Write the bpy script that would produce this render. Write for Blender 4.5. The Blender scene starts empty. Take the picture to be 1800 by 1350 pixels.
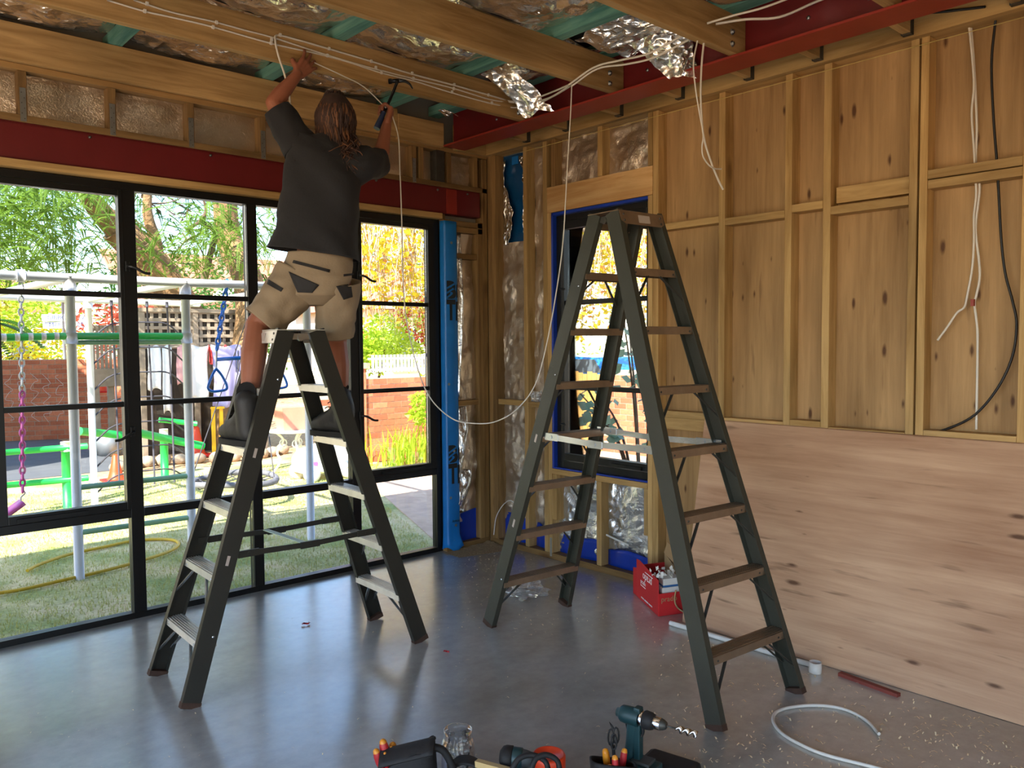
import bpy, bmesh, math, random
from mathutils import Vector, Matrix, noise as mnoise

random.seed(7)
scene = bpy.context.scene
COL = scene.collection
R_ = math.radians

# ------------------------------------------------------------------ camera
# room corner = (0,0,0); back wall along -X (y=0), right wall along -Y (x=0), z up, metres
CAM = Vector((-4.1803, -4.9307, 1.606))
FPX = 1415.44
YAW, PIT, ROL = 0.731905, -0.0498788, -0.0077909
_fwd = Vector((math.sin(YAW) * math.cos(PIT), math.cos(YAW) * math.cos(PIT), math.sin(PIT)))
_r = Vector((math.cos(YAW), -math.sin(YAW), 0))
_u = _r.cross(_fwd)
_r2 = _r * math.cos(ROL) + _u * math.sin(ROL)
_u2 = -_r * math.sin(ROL) + _u * math.cos(ROL)
cd = bpy.data.cameras.new('camera')
cam = bpy.data.objects.new('camera', cd)
COL.objects.link(cam)
cam.matrix_world = Matrix(((_r2.x, _u2.x, -_fwd.x, CAM.x), (_r2.y, _u2.y, -_fwd.y, CAM.y), (_r2.z, _u2.z, -_fwd.z, CAM.z), (0, 0, 0, 1)))
cd.sensor_width = 36.0
cd.lens = FPX / 1800 * 36
cd.clip_end = 400
cd.clip_start = 0.05
scene.camera = cam

# ------------------------------------------------------------------ world, sun, exposure
scene.view_settings.view_transform = 'Standard'
scene.view_settings.look = 'None'
scene.view_settings.gamma = 1.0
scene.view_settings.use_curve_mapping = False
scene.view_settings.exposure = 1.85
TO_SUN = Vector((-0.62, -0.36, 0.66)).normalized()
w = bpy.data.worlds.new('sky')
scene.world = w
w.use_nodes = True
nt = w.node_tree
nt.nodes.clear()
sky = nt.nodes.new('ShaderNodeTexSky')
sky.sky_type = 'NISHITA'
sky.sun_disc = False
sky.sun_elevation = math.asin(TO_SUN.z)
sky.sun_rotation = math.atan2(TO_SUN.x, TO_SUN.y)
sky.air_density = 1.0
sky.dust_density = 0.4
sky.ozone_density = 2.5
bg = nt.nodes.new('ShaderNodeBackground')
bg.inputs['Strength'].default_value = 0.2
wo = nt.nodes.new('ShaderNodeOutputWorld')
nt.links.new(sky.outputs[0], bg.inputs[0])
nt.links.new(bg.outputs[0], wo.inputs[0])
sd = bpy.data.lights.new('sun', 'SUN')
sd.energy = 5.6
sd.angle = R_(0.6)
sd.color = (1.0, 0.93, 0.82)
sun = bpy.data.objects.new('sun', sd)
COL.objects.link(sun)
sun.rotation_euler = (-TO_SUN).to_track_quat('-Z', 'Y').to_euler()
sun.location = (-6, -4, 9)
try:
    scene.cycles.use_denoising = True
    scene.cycles.denoiser = 'OPENIMAGEDENOISE'
    scene.cycles.adaptive_threshold = 0.02
    scene.cycles.max_bounces = 10
    scene.cycles.diffuse_bounces = 5
    scene.cycles.glossy_bounces = 4
    scene.cycles.transparent_max_bounces = 16
    scene.cycles.sample_clamp_indirect = 6.0
    scene.cycles.caustics_reflective = False
    scene.cycles.caustics_refractive = False
except Exception:
    pass


def px(u, v, x=None, y=None, z=None, d=None):
    """point of the place seen at frame position (u, v) on the plane x=, y= or z= (or d metres ahead)"""
    ray = _fwd + _r2 * ((u - 900) / FPX) - _u2 * ((v - 675) / FPX)
    if x is not None:
        t = (x - CAM.x) / ray.x
    elif y is not None:
        t = (y - CAM.y) / ray.y
    elif z is not None:
        t = (z - CAM.z) / ray.z
    else:
        t = d
    return CAM + ray * t


# ------------------------------------------------------------------ materials
MATS = {}


class NT:
    def __init__(s, name):
        s.m = bpy.data.materials.new(name)
        s.m.use_nodes = True
        s.t = s.m.node_tree
        s.b = s.t.nodes['Principled BSDF']
        s.out = s.t.nodes['Material Output']

    def n(s, typ, **kw):
        nd = s.t.nodes.new('ShaderNode' + typ)
        for k, v in kw.items():
            if k in nd.inputs:
                nd.inputs[k].default_value = v
            else:
                setattr(nd, k, v)
        return nd

    def l(s, a, b):
        s.t.links.new(a, b)


def c4(c):
    return (c[0], c[1], c[2], 1)


def srgb(h):
    h = h.lstrip('#')
    v = [int(h[i:i + 2], 16) / 255 for i in (0, 2, 4)]
    return tuple((x / 12.92 if x <= .04045 else ((x + .055) / 1.055) ** 2.4) for x in v)


def mat(name, col, rough=.5, metal=0., var=0., vscale=6., bump=0., bscale=40., spec=.5, coat=0., trans=0., sss=0., transl=0., bdist=.01):
    if name in MATS:
        return MATS[name]
    if isinstance(col, str):
        col = srgb(col)
    k = NT(name)
    b = k.b
    b.inputs['Base Color'].default_value = c4(col)
    b.inputs['Roughness'].default_value = rough
    b.inputs['Metallic'].default_value = metal
    b.inputs['Specular IOR Level'].default_value = spec
    b.inputs['Coat Weight'].default_value = coat
    b.inputs['Transmission Weight'].default_value = trans
    tc = k.n('TexCoord')
    if var:
        oi = k.n('ObjectInfo')
        ad = k.n('VectorMath', operation='MULTIPLY_ADD')
        ad.inputs[1].default_value = (1, 1, 1)
        cm = k.n('CombineXYZ')
        ml = k.n('Math', operation='MULTIPLY')
        ml.inputs[1].default_value = 37.
        k.l(oi.outputs['Random'], ml.inputs[0])
        k.l(ml.outputs[0], cm.inputs[0])
        k.l(tc.outputs['Object'], ad.inputs[0])
        k.l(cm.outputs[0], ad.inputs[2])
        nz = k.n('TexNoise', Scale=vscale, Detail=6., Roughness=.6)
        k.l(ad.outputs[0], nz.inputs['Vector'])
        rp = k.n('ValToRGB')
        rp.color_ramp.elements[0].position = .28
        rp.color_ramp.elements[1].position = .72
        rp.color_ramp.elements[0].color = c4([x * (1 - var) for x in col])
        rp.color_ramp.elements[1].color = c4([min(1, x * (1 + var)) for x in col])
        k.l(nz.outputs[0], rp.inputs[0])
        k.l(rp.outputs[0], b.inputs['Base Color'])
    if bump:
        nb = k.n('TexNoise', Scale=bscale, Detail=5.)
        k.l(tc.outputs['Object'], nb.inputs['Vector'])
        bp = k.n('Bump', Strength=bump, Distance=bdist)
        k.l(nb.outputs[0], bp.inputs['Height'])
        k.l(bp.outputs[0], b.inputs['Normal'])
    if transl:
        tl = k.n('BsdfTranslucent')
        tl.inputs['Color'].default_value = c4([min(1, x * 1.25) for x in col])
        mx = k.n('MixShader', Fac=transl)
        k.l(b.outputs[0], mx.inputs[1])
        k.l(tl.outputs[0], mx.inputs[2])
        k.l(mx.outputs[0], k.out.inputs[0])
    MATS[name] = k.m
    return k.m


def wood(name, dark, light, axis, rough=.6, knots=.5, stretch=14., scale=1.0, knotcol='#4a2c14'):
    """sawn timber: grain stretched along one object axis, a few knots, every board its own figure"""
    if name in MATS:
        return MATS[name]
    dark, light = srgb(dark), srgb(light)
    k = NT(name)
    b = k.b
    b.inputs['Roughness'].default_value = rough
    b.inputs['Specular IOR Level'].default_value = .3
    tc = k.n('TexCoord')
    oi = k.n('ObjectInfo')
    ml = k.n('Math', operation='MULTIPLY')
    ml.inputs[1].default_value = 53.
    cm = k.n('CombineXYZ')
    ad = k.n('VectorMath', operation='ADD')
    k.l(oi.outputs['Random'], ml.inputs[0])
    for i in range(3):
        k.l(ml.outputs[0], cm.inputs[i])
    k.l(tc.outputs['Object'], ad.inputs[0])
    k.l(cm.outputs[0], ad.inputs[1])
    mp = k.n('Mapping')
    s = [scale * 18.] * 3
    s['XYZ'.index(axis)] = scale * 18. / stretch
    mp.inputs['Scale'].default_value = s
    k.l(ad.outputs[0], mp.inputs['Vector'])
    n1 = k.n('TexNoise', Scale=1., Detail=8., Roughness=.65, Distortion=.6)
    k.l(mp.outputs[0], n1.inputs['Vector'])
    rp = k.n('ValToRGB')
    e = rp.color_ramp.elements
    e[0].position, e[1].position = .3, .68
    e[0].color, e[1].color = c4(dark), c4(light)
    k.l(n1.outputs[0], rp.inputs[0])
    # broad tone drift along the board
    n2 = k.n('TexNoise', Scale=1.3 * scale, Detail=2.)
    k.l(ad.outputs[0], n2.inputs['Vector'])
    mr = k.n('MapRange')
    mr.inputs['To Min'].default_value = .72
    mr.inputs['To Max'].default_value = 1.22
    mr.inputs['From Min'].default_value = .3
    mr.inputs['From Max'].default_value = .7
    k.l(n2.outputs[0], mr.inputs['Value'])
    rb = k.n('MapRange')
    rb.inputs['To Min'].default_value = .82
    rb.inputs['To Max'].default_value = 1.1
    k.l(oi.outputs['Random'], rb.inputs['Value'])
    mm = k.n('Math', operation='MULTIPLY')
    k.l(mr.outputs[0], mm.inputs[0])
    k.l(rb.outputs[0], mm.inputs[1])
    vm = k.n('VectorMath', operation='SCALE')
    k.l(rp.outputs[0], vm.inputs[0])
    k.l(mm.outputs[0], vm.inputs['Scale'])
    col = vm.outputs[0]
    if knots:
        mk = k.n('Mapping')
        s = [4.2 * scale] * 3
        s['XYZ'.index(axis)] = 1.7 * scale
        mk.inputs['Scale'].default_value = s
        k.l(ad.outputs[0], mk.inputs['Vector'])
        vo = k.n('TexVoronoi', Scale=1.)
        k.l(mk.outputs[0], vo.inputs['Vector'])
        kr = k.n('ValToRGB')
        kr.color_ramp.elements[0].position = .05
        kr.color_ramp.elements[0].color = (knots, knots, knots, 1)
        kr.color_ramp.elements[1].position = .16
        kr.color_ramp.elements[1].color = (0, 0, 0, 1)
        k.l(vo.outputs['Distance'], kr.inputs[0])
        mx = k.n('MixRGB')
        mx.inputs['Color2'].default_value = c4(srgb(knotcol))
        k.l(kr.outputs[0], mx.inputs['Fac'])
        k.l(col, mx.inputs['Color1'])
        col = mx.outputs[0]
    k.l(col, b.inputs['Base Color'])
    bp = k.n('Bump', Strength=.25, Distance=.004)
    k.l(n1.outputs[0], bp.inputs['Height'])
    k.l(bp.outputs[0], b.inputs['Normal'])
    MATS[name] = k.m
    return k.m


def ply(name, dark, light, axis, spot, cell, size, density, streak=.4):
    """veneer: fine grain along one axis and dark elongated knots"""
    dark, light = srgb(dark), srgb(light)
    k = NT(name)
    k.b.inputs['Roughness'].default_value = .62
    k.b.inputs['Specular IOR Level'].default_value = .3
    tc = k.n('TexCoord')
    oi = k.n('ObjectInfo')
    ml = k.n('Math', operation='MULTIPLY')
    ml.inputs[1].default_value = 19.
    cm = k.n('CombineXYZ')
    ad = k.n('VectorMath', operation='ADD')
    k.l(oi.outputs['Random'], ml.inputs[0])
    for i in range(3):
        k.l(ml.outputs[0], cm.inputs[i])
    k.l(tc.outputs['Object'], ad.inputs[0])
    k.l(cm.outputs[0], ad.inputs[1])
    j = 'XYZ'.index(axis)
    s = [22.] * 3
    s[j] = 1.1
    mp = k.n('Mapping')
    mp.inputs['Scale'].default_value = s
    k.l(ad.outputs[0], mp.inputs['Vector'])
    n1 = k.n('TexNoise', Scale=1., Detail=9., Roughness=.7, Distortion=.4)
    k.l(mp.outputs[0], n1.inputs['Vector'])
    s = [4.] * 3
    s[j] = .9
    mq = k.n('Mapping')
    mq.inputs['Scale'].default_value = s
    k.l(ad.outputs[0], mq.inputs['Vector'])
    n2 = k.n('TexNoise', Scale=1., Detail=4.)
    k.l(mq.outputs[0], n2.inputs['Vector'])
    av = k.n('Math', operation='MULTIPLY_ADD')
    av.inputs[1].default_value = .55
    k.l(n2.outputs[0], av.inputs[0])
    hv = k.n('Math', operation='MULTIPLY')
    hv.inputs[1].default_value = .45
    k.l(n1.outputs[0], hv.inputs[0])
    k.l(hv.outputs[0], av.inputs[2])
    rp = k.n('ValToRGB')
    e = rp.color_ramp.elements
    e[0].position, e[1].position = .32, .66
    e[0].color, e[1].color = c4(dark), c4(light)
    k.l(av.outputs[0], rp.inputs[0])
    mk = k.n('Mapping')
    mk.inputs['Scale'].default_value = (1. / cell[1], 1. / cell[0], 1.) if axis == 'Y' else (1. / cell[0], 1. / cell[1], 1.)
    sp_ = k.n('SeparateXYZ')
    cb_ = k.n('CombineXYZ')
    k.l(ad.outputs[0], sp_.inputs[0])
    k.l(sp_.outputs[1], cb_.inputs[0])
    k.l(sp_.outputs[2], cb_.inputs[1])
    k.l(cb_.outputs[0], mk.inputs['Vector'])
    vo = k.n('TexVoronoi', Scale=1., voronoi_dimensions='2D')
    k.l(mk.outputs[0], vo.inputs['Vector'])
    sx = k.n('SeparateColor')
    k.l(vo.outputs['Color'], sx.inputs[0])
    ds = k.n('Math', operation='MULTIPLY_ADD')
    ds.inputs[1].default_value = size * 1.5
    k.l(sx.outputs[1], ds.inputs[0])
    ds.inputs[2].default_value = -size * .25
    df = k.n('Math', operation='SUBTRACT')
    k.l(ds.outputs[0], df.inputs[0])
    wob = k.n('Math', operation='MULTIPLY_ADD')
    wob.inputs[1].default_value = size * 1.6
    wob.inputs[2].default_value = -size * .8
    k.l(n1.outputs[0], wob.inputs[0])
    dw = k.n('Math', operation='ADD')
    k.l(vo.outputs['Distance'], dw.inputs[0])
    k.l(wob.outputs[0], dw.inputs[1])
    k.l(dw.outputs[0], df.inputs[1])
    sr = k.n('MapRange')
    sr.inputs['From Min'].default_value = 0.
    sr.inputs['From Max'].default_value = size * .7
    k.l(df.outputs[0], sr.inputs['Value'])
    gt = k.n('Math', operation='LESS_THAN')
    gt.inputs[1].default_value = density
    k.l(sx.outputs[0], gt.inputs[0])
    mm = k.n('Math', operation='MULTIPLY')
    k.l(sr.outputs[0], mm.inputs[0])
    k.l(gt.outputs[0], mm.inputs[1])
    m3 = k.n('Math', operation='MULTIPLY')
    m3.inputs[1].default_value = .85
    k.l(mm.outputs[0], m3.inputs[0])
    mx = k.n('MixRGB')
    mx.inputs['Color2'].default_value = c4(srgb(spot))
    k.l(m3.outputs[0], mx.inputs['Fac'])
    # thin dark streaks along the grain
    ms = k.n('Mapping')
    s = [26.] * 3
    s[j] = 2.6
    ms.inputs['Scale'].default_value = s
    k.l(ad.outputs[0], ms.inputs['Vector'])
    n3 = k.n('TexNoise', Scale=1., Detail=3.)
    k.l(ms.outputs[0], n3.inputs['Vector'])
    st = k.n('MapRange')
    st.inputs['From Min'].default_value = .64
    st.inputs['From Max'].default_value = .76
    st.inputs['To Max'].default_value = streak
    k.l(n3.outputs[0], st.inputs['Value'])
    m4 = k.n('MixRGB')
    m4.inputs['Color2'].default_value = c4(srgb(spot))
    k.l(st.outputs[0], m4.inputs['Fac'])
    k.l(rp.outputs[0], m4.inputs['Color1'])
    k.l(m4.outputs[0], mx.inputs['Color1'])
    k.l(mx.outputs[0], k.b.inputs['Base Color'])
    MATS[name] = k.m
    return k.m


def foil(name, col, rough, b1, s1, b2, s2, tint2=None):
    """crumpled reflective foil"""
    k = NT(name)
    k.b.inputs['Base Color'].default_value = c4(srgb(col))
    k.b.inputs['Metallic'].default_value = .9
    k.b.inputs['Roughness'].default_value = rough
    tc = k.n('TexCoord')
    n1 = k.n('TexVoronoi', Scale=s1)
    n2 = k.n('TexNoise', Scale=s2, Detail=4., Distortion=1.2)
    n0 = k.n('TexNoise', Scale=s1 * .3, Detail=2.)
    mxv = k.n('VectorMath', operation='MULTIPLY_ADD')
    mxv.inputs[1].default_value = (.35, .35, .35)
    k.l(n0.outputs['Color'], mxv.inputs[0])
    k.l(tc.outputs['Object'], mxv.inputs[2])
    k.l(mxv.outputs[0], n1.inputs['Vector'])
    k.l(tc.outputs['Object'], n2.inputs['Vector'])
    ba = k.n('Bump', Strength=b1, Distance=.03)
    bb = k.n('Bump', Strength=b2, Distance=.01)
    k.l(n1.outputs['Distance'], ba.inputs['Height'])
    k.l(n2.outputs[0], bb.inputs['Height'])
    k.l(ba.outputs[0], bb.inputs['Normal'])
    k.l(bb.outputs[0], k.b.inputs['Normal'])
    if tint2:
        rp = k.n('ValToRGB')
        rp.color_ramp.elements[0].position = .4
        rp.color_ramp.elements[1].position = .6
        rp.color_ramp.elements[0].color = c4(srgb(col))
        rp.color_ramp.elements[1].color = c4(srgb(tint2))
        k.l(n0.outputs[0], rp.inputs[0])
        k.l(rp.outputs[0], k.b.inputs['Base Color'])
    MATS[name] = k.m
    return k.m


def glassmat(name, tint=(1, 1, 1), refl=.06):
    k = NT(name)
    k.t.nodes.remove(k.b)
    tr = k.n('BsdfTransparent')
    tr.inputs['Color'].default_value = c4(tint)
    gl = k.n('BsdfGlossy', Roughness=.01)
    fr = k.n('Fresnel', IOR=1.45)
    ml = k.n('Math', operation='MULTIPLY')
    ml.inputs[1].default_value = refl / .04
    ml.use_clamp = True
    k.l(fr.outputs[0], ml.inputs[0])
    mx = k.n('MixShader')
    k.l(ml.outputs[0], mx.inputs[0])
    k.l(tr.outputs[0], mx.inputs[1])
    k.l(gl.outputs[0], mx.inputs[2])
    k.l(mx.outputs[0], k.out.inputs[0])
    MATS[name] = k.m
    return k.m


# ------------------------------------------------------------------ mesh builder
def V(*a):
    return Vector(a[0]) if len(a) == 1 else Vector(a)


def frame_of(d):
    d = d.normalized()
    up = Vector((0, 0, 1)) if abs(d.z) < .95 else Vector((1, 0, 0))
    s = d.cross(up).normalized()
    return s, s.cross(d).normalized()


def smooth_path(pts, n=6):
    """Catmull-Rom through the points"""
    P = [Vector(p) for p in pts]
    if len(P) < 3:
        return P
    Q = [P[0] * 2 - P[1]] + P + [P[-1] * 2 - P[-2]]
    out = []
    for i in range(1, len(Q) - 2):
        a, b, c, d = Q[i - 1], Q[i], Q[i + 1], Q[i + 2]
        for k in range(n):
            t = k / n
            out.append(.5 * ((2 * b) + (c - a) * t + (2 * a - 5 * b + 4 * c - d) * t * t + (3 * b - a - 3 * c + d) * t ** 3))
    out.append(P[-1])
    return out


class MB:
    def __init__(s):
        s.v, s.f, s.sm = [], [], []

    def add(s, vs, fs, smooth=False):
        o = len(s.v)
        s.v += [Vector(p) for p in vs]
        s.f += [tuple(i + o for i in f) for f in fs]
        s.sm += [smooth] * len(fs)
        return s

    def box(s, lo, hi):
        (a, b, c), (d, e, g) = lo, hi
        return s.add([(a, b, c), (d, b, c), (d, e, c), (a, e, c), (a, b, g), (d, b, g), (d, e, g), (a, e, g)],
                     [(0, 3, 2, 1), (4, 5, 6, 7), (0, 1, 5, 4), (1, 2, 6, 5), (2, 3, 7, 6), (3, 0, 4, 7)])

    def bar(s, p, q, w, h, side=None, w2=None, h2=None):
        """rectangular bar p->q, w along side, h across"""
        p, q = Vector(p), Vector(q)
        d = (q - p).normalized()
        if side is None:
            a, b = frame_of(d)
        else:
            a = Vector(side)
            a = (a - d * a.dot(d)).normalized()
            b = a.cross(d).normalized()
        w2 = w if w2 is None else w2
        h2 = h if h2 is None else h2
        vs = []
        for c, ww, hh in ((p, w, h), (q, w2, h2)):
            for i, j in ((-1, -1), (1, -1), (1, 1), (-1, 1)):
                vs.append(c + a * (i * ww / 2) + b * (j * hh / 2))
        return s.add(vs, [(0, 3, 2, 1), (4, 5, 6, 7), (0, 1, 5, 4), (1, 2, 6, 5), (2, 3, 7, 6), (3, 0, 4, 7)])

    def tube(s, pts, r, n=8, caps=True, closed=False):
        P = [Vector(p) for p in pts]
        rr = r if isinstance(r, (list, tuple)) else [r] * len(P)
        rings = []
        pa = None
        for i, p in enumerate(P):
            if closed:
                d = (P[(i + 1) % len(P)] - P[i - 1])
            else:
                d = (P[min(i + 1, len(P) - 1)] - P[max(i - 1, 0)])
            if d.length < 1e-9:
                d = Vector((0, 0, 1))
            d.normalize()
            if pa is None:
                a, b = frame_of(d)
            else:
                a = (pa - d * pa.dot(d))
                a = a.normalized() if a.length > 1e-6 else frame_of(d)[0]
                b = a.cross(d).normalized()
            pa = a
            rings.append([p + (a * math.cos(2 * math.pi * k / n) + b * math.sin(2 * math.pi * k / n)) * rr[i] for k in range(n)])
        vs = [v for ring in rings for v in ring]
        fs = []
        m = len(rings)
        for i in range(m if closed else m - 1):
            for k in range(n):
                a0, a1 = i * n + k, i * n + (k + 1) % n
                j = (i + 1) % m
                fs.append((a0, a1, j * n + (k + 1) % n, j * n + k))
        s.add(vs, fs, True)
        if caps and not closed:
            o = len(s.v) - len(vs)
            s.f.append(tuple(o + k for k in range(n)))
            s.f.append(tuple(o + (m - 1) * n + k for k in reversed(range(n))))
            s.sm += [False, False]
        return s

    def cyl(s, p, q, r, n=12, r2=None):
        return s.tube([p, q], [r, r if r2 is None else r2], n)

    def lathe(s, prof, n=24, at=(0, 0, 0), axis=None, close=False):
        """profile of (radius, height); about z or the given axis"""
        at = Vector(at)
        ax = Vector(axis).normalized() if axis is not None else Vector((0, 0, 1))
        a, b = frame_of(ax)
        vs, fs = [], []
        for r, h in prof:
            for k in range(n):
                t = 2 * math.pi * k / n
                vs.append(at + ax * h + (a * math.cos(t) + b * math.sin(t)) * r)
        for i in range(len(prof) - 1):
            for k in range(n):
                fs.append((i * n + k, i * n + (k + 1) % n, (i + 1) * n + (k + 1) % n, (i + 1) * n + k))
        s.add(vs, fs, True)
        if close:
            o = len(s.v) - len(vs)
            s.f.append(tuple(o + k for k in range(n)))
            s.f.append(tuple(o + (len(prof) - 1) * n + k for k in reversed(range(n))))
            s.sm += [False, False]
        return s

    def ell(s, c, rx, ry=None, rz=None, n=12, m=8, rot=None):
        ry = rx if ry is None else ry
        rz = rx if rz is None else rz
        c = Vector(c)
        vs, fs = [], []
        for i in range(m + 1):
            th = math.pi * i / m
            for k in range(n):
                ph = 2 * math.pi * k / n
                p = Vector((rx * math.sin(th) * math.cos(ph), ry * math.sin(th) * math.sin(ph), rz * math.cos(th)))
                if rot is not None:
                    p = rot @ p
                vs.append(c + p)
        for i in range(m):
            for k in range(n):
                fs.append((i * n + k, (i + 1) * n + k, (i + 1) * n + (k + 1) % n, i * n + (k + 1) % n))
        return s.add(vs, fs, True)

    def prism(s, poly, vec):
        """closed polygon (3D points) extruded by vec"""
        P = [Vector(p) for p in poly]
        n = len(P)
        vec = Vector(vec)
        return s.add(P + [p + vec for p in P], [tuple(range(n))[::-1], tuple(range(n, 2 * n))] + [(i, (i + 1) % n, n + (i + 1) % n, n + i) for i in range(n)])

    def grid(s, fn, nu, nv, smooth=True, closed_u=False):
        vs = []
        for j in range(nv + 1):
            for i in range(nu if closed_u else nu + 1):
                vs.append(fn(i / nu, j / nv))
        w_ = nu if closed_u else nu + 1
        fs = []
        for j in range(nv):
            for i in range(nu):
                i2 = (i + 1) % w_ if closed_u else i + 1
                fs.append((j * w_ + i, j * w_ + i2, (j + 1) * w_ + i2, (j + 1) * w_ + i))
        return s.add(vs, fs, smooth)

    def build(s, name, m, parent=None, bevel=0., origin=None, solid=0., soff=0., sub=0):
        me = bpy.data.meshes.new(name)
        if parent is not None:
            inv = parent.matrix_world.inverted()
            vs = [inv @ p for p in s.v]
            org = None
        else:
            if origin is None:
                lo = [min(p[i] for p in s.v) for i in range(3)]
                hi = [max(p[i] for p in s.v) for i in range(3)]
                org = Vector(((lo[0] + hi[0]) / 2, (lo[1] + hi[1]) / 2, lo[2]))
            else:
                org = Vector(origin)
            vs = [p - org for p in s.v]
        if bevel and parent is not None or parent is not None:
            # keep each part's own origin near it, so its figure and bevel are its own
            lo = [min(p[i] for p in vs) for i in range(3)]
            hi = [max(p[i] for p in vs) for i in range(3)]
            off = Vector(((lo[0] + hi[0]) / 2, (lo[1] + hi[1]) / 2, (lo[2] + hi[2]) / 2))
            vs = [p - off for p in vs]
        me.from_pydata([tuple(p) for p in vs], [], s.f)
        me.polygons.foreach_set('use_smooth', s.sm)
        if isinstance(m, str):
            m = MATS[m]
        me.materials.append(m)
        me.validate()
        me.update()
        o = bpy.data.objects.new(name, me)
        COL.objects.link(o)
        if parent is not None:
            o.parent = parent
            o.location = off
            o.matrix_world = parent.matrix_world @ Matrix.Translation(off)
        else:
            o.location = org
            o.matrix_world = Matrix.Translation(org)
        if solid:
            md = o.modifiers.new('thickness', 'SOLIDIFY')
            md.thickness = solid
            md.offset = soff
        if bevel:
            md = o.modifiers.new('edge', 'BEVEL')
            md.width = bevel
            md.segments = 2
            md.limit_method = 'ANGLE'
        if sub:
            md = o.modifiers.new('round', 'SUBSURF')
            md.levels = sub
            md.render_levels = sub
        return o


def empty(name, loc=(0, 0, 0), rz=0., label=None, cat=None, group=None, kind=None):
    o = bpy.data.objects.new(name, None)
    COL.objects.link(o)
    o.location = loc
    o.rotation_euler = (0, 0, rz)
    o.matrix_world = Matrix.Translation(Vector(loc)) @ Matrix.Rotation(rz, 4, 'Z')
    o.empty_display_size = .1
    return tag(o, label, cat, group, kind)


def tag(o, label=None, cat=None, group=None, kind=None):
    if label:
        o['label'] = label
    if cat:
        o['category'] = cat
    if group:
        o['group'] = group
    if kind:
        o['kind'] = kind
    return o


def copy_tree(o, parent=None):
    c = o.copy()
    COL.objects.link(c)
    if parent is not None:
        c.parent = parent
    for ch in list(o.children):
        copy_tree(ch, c)
    return c


def bx(name, m, lo, hi, parent=None, bevel=0.):
    lo2 = [min(a, b) for a, b in zip(lo, hi)]
    hi2 = [max(a, b) for a, b in zip(lo, hi)]
    return MB().box(lo2, hi2).build(name, m, parent, bevel)


def text_mesh(txt, size, extrude=.0006, bold=0.):
    """flat lettering as a mesh in the xy plane; returns (verts, faces)"""
    cu = bpy.data.curves.new('lettering', 'FONT')
    cu.body = txt
    cu.size = size
    cu.extrude = extrude
    cu.offset = bold
    cu.resolution_u = 3
    cu.align_x = 'CENTER'
    cu.align_y = 'CENTER'
    ob = bpy.data.objects.new('lettering', cu)
    COL.objects.link(ob)
    dg = bpy.context.evaluated_depsgraph_get()
    me = bpy.data.meshes.new_from_object(ob.evaluated_get(dg))
    vs = [v.co.copy() for v in me.vertices]
    fs = [tuple(p.vertices) for p in me.polygons]
    bpy.data.objects.remove(ob)
    bpy.data.curves.remove(cu)
    bpy.data.meshes.remove(me)
    return vs, fs


def lettering(name, txt, size, at, right, up, m, parent, sx=1., bold=0.):
    """print lying on a surface: centre, direction of reading, up direction"""
    vs, fs = text_mesh(txt, size, bold=bold)
    right, up = Vector(right).normalized(), Vector(up)
    up = (up - right * up.dot(right)).normalized()
    nrm = right.cross(up)
    at = Vector(at)
    mb = MB()
    mb.add([at + right * (p.x * sx) + up * p.y + nrm * (p.z + .0008) for p in vs], fs)
    return mb.build(name, m, parent)
# ------------------------------------------------------------------ the room's materials
for ax in 'XYZ':
    wood('pine_' + ax, '#9a7745', '#ccaa73', ax, knots=.55)
    wood('brown_' + ax, '#6a4e2e', '#9c7c50', ax, knots=.6)
    wood('ceil_' + ax, '#8d6d42', '#c4a270', ax, knots=.6)
wood('header_pine', '#b5854e', '#d9b683', 'Y', knots=.25)
ply('ply_wall', '#80623e', '#c09c6e', 'Z', '#3f1d0f', (.085, .25), .15, .42, .35)
ply('ply_sheet', '#9a7054', '#d2ac8c', 'Y', '#4a2c1a', (.10, .34), .13, .3, .6)
wood('teal_timber', '#3a7a74', '#7fb3a4', 'Y', knots=.2)
mat('red_steel', '#64161a', .42, 0, .12, 5, .05, 60)
mat('red_steel_bright', '#8e2c22', .45, 0, .12, 5, .05, 60)
mat('zinc', '#9a9d9c', .38, .85, .1, 20)
mat('dark_zinc', '#4b4a45', .5, .6, .2, 20)
mat('black_frame', '#0f1113', .35, .2, .1, 10)
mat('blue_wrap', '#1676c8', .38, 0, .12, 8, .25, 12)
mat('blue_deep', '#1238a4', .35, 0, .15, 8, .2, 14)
mat('blue_sheet', '#0b487c', .35, 0, .2, 6, .3, 10)
mat('white_cable', '#d8d4cc', .45)
mat('black_rubber', '#0b0b0c', .5)
mat('white_plastic', '#dcdad6', .4)
mat('cladding', '#8d8a84', .8)
mat('print_black', '#14181c', .6)
mat('white_print', '#ece6e2', .6)
mat('string_yellow', '#c9b46a', .7)
foil('foil_ceiling', '#fbf2e0', .27, 1.6, 7., 1.4, 16., '#efe0cc')
foil('foil_roof', '#fffaf0', .2, 1.3, 7., .9, 15., '#fbf0de')
foil('foil_crumple', '#fbf8f0', .22, .9, 7., .5, 16.)
foil('foil_wall', '#d8c8b2', .3, .15, 5., .35, 55., '#e2d4c2')
foil('foil_bright', '#d6dade', .22, .4, 5., .5, 24.)
glassmat('pane_glass', (.97, .985, .98), .045)

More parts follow.
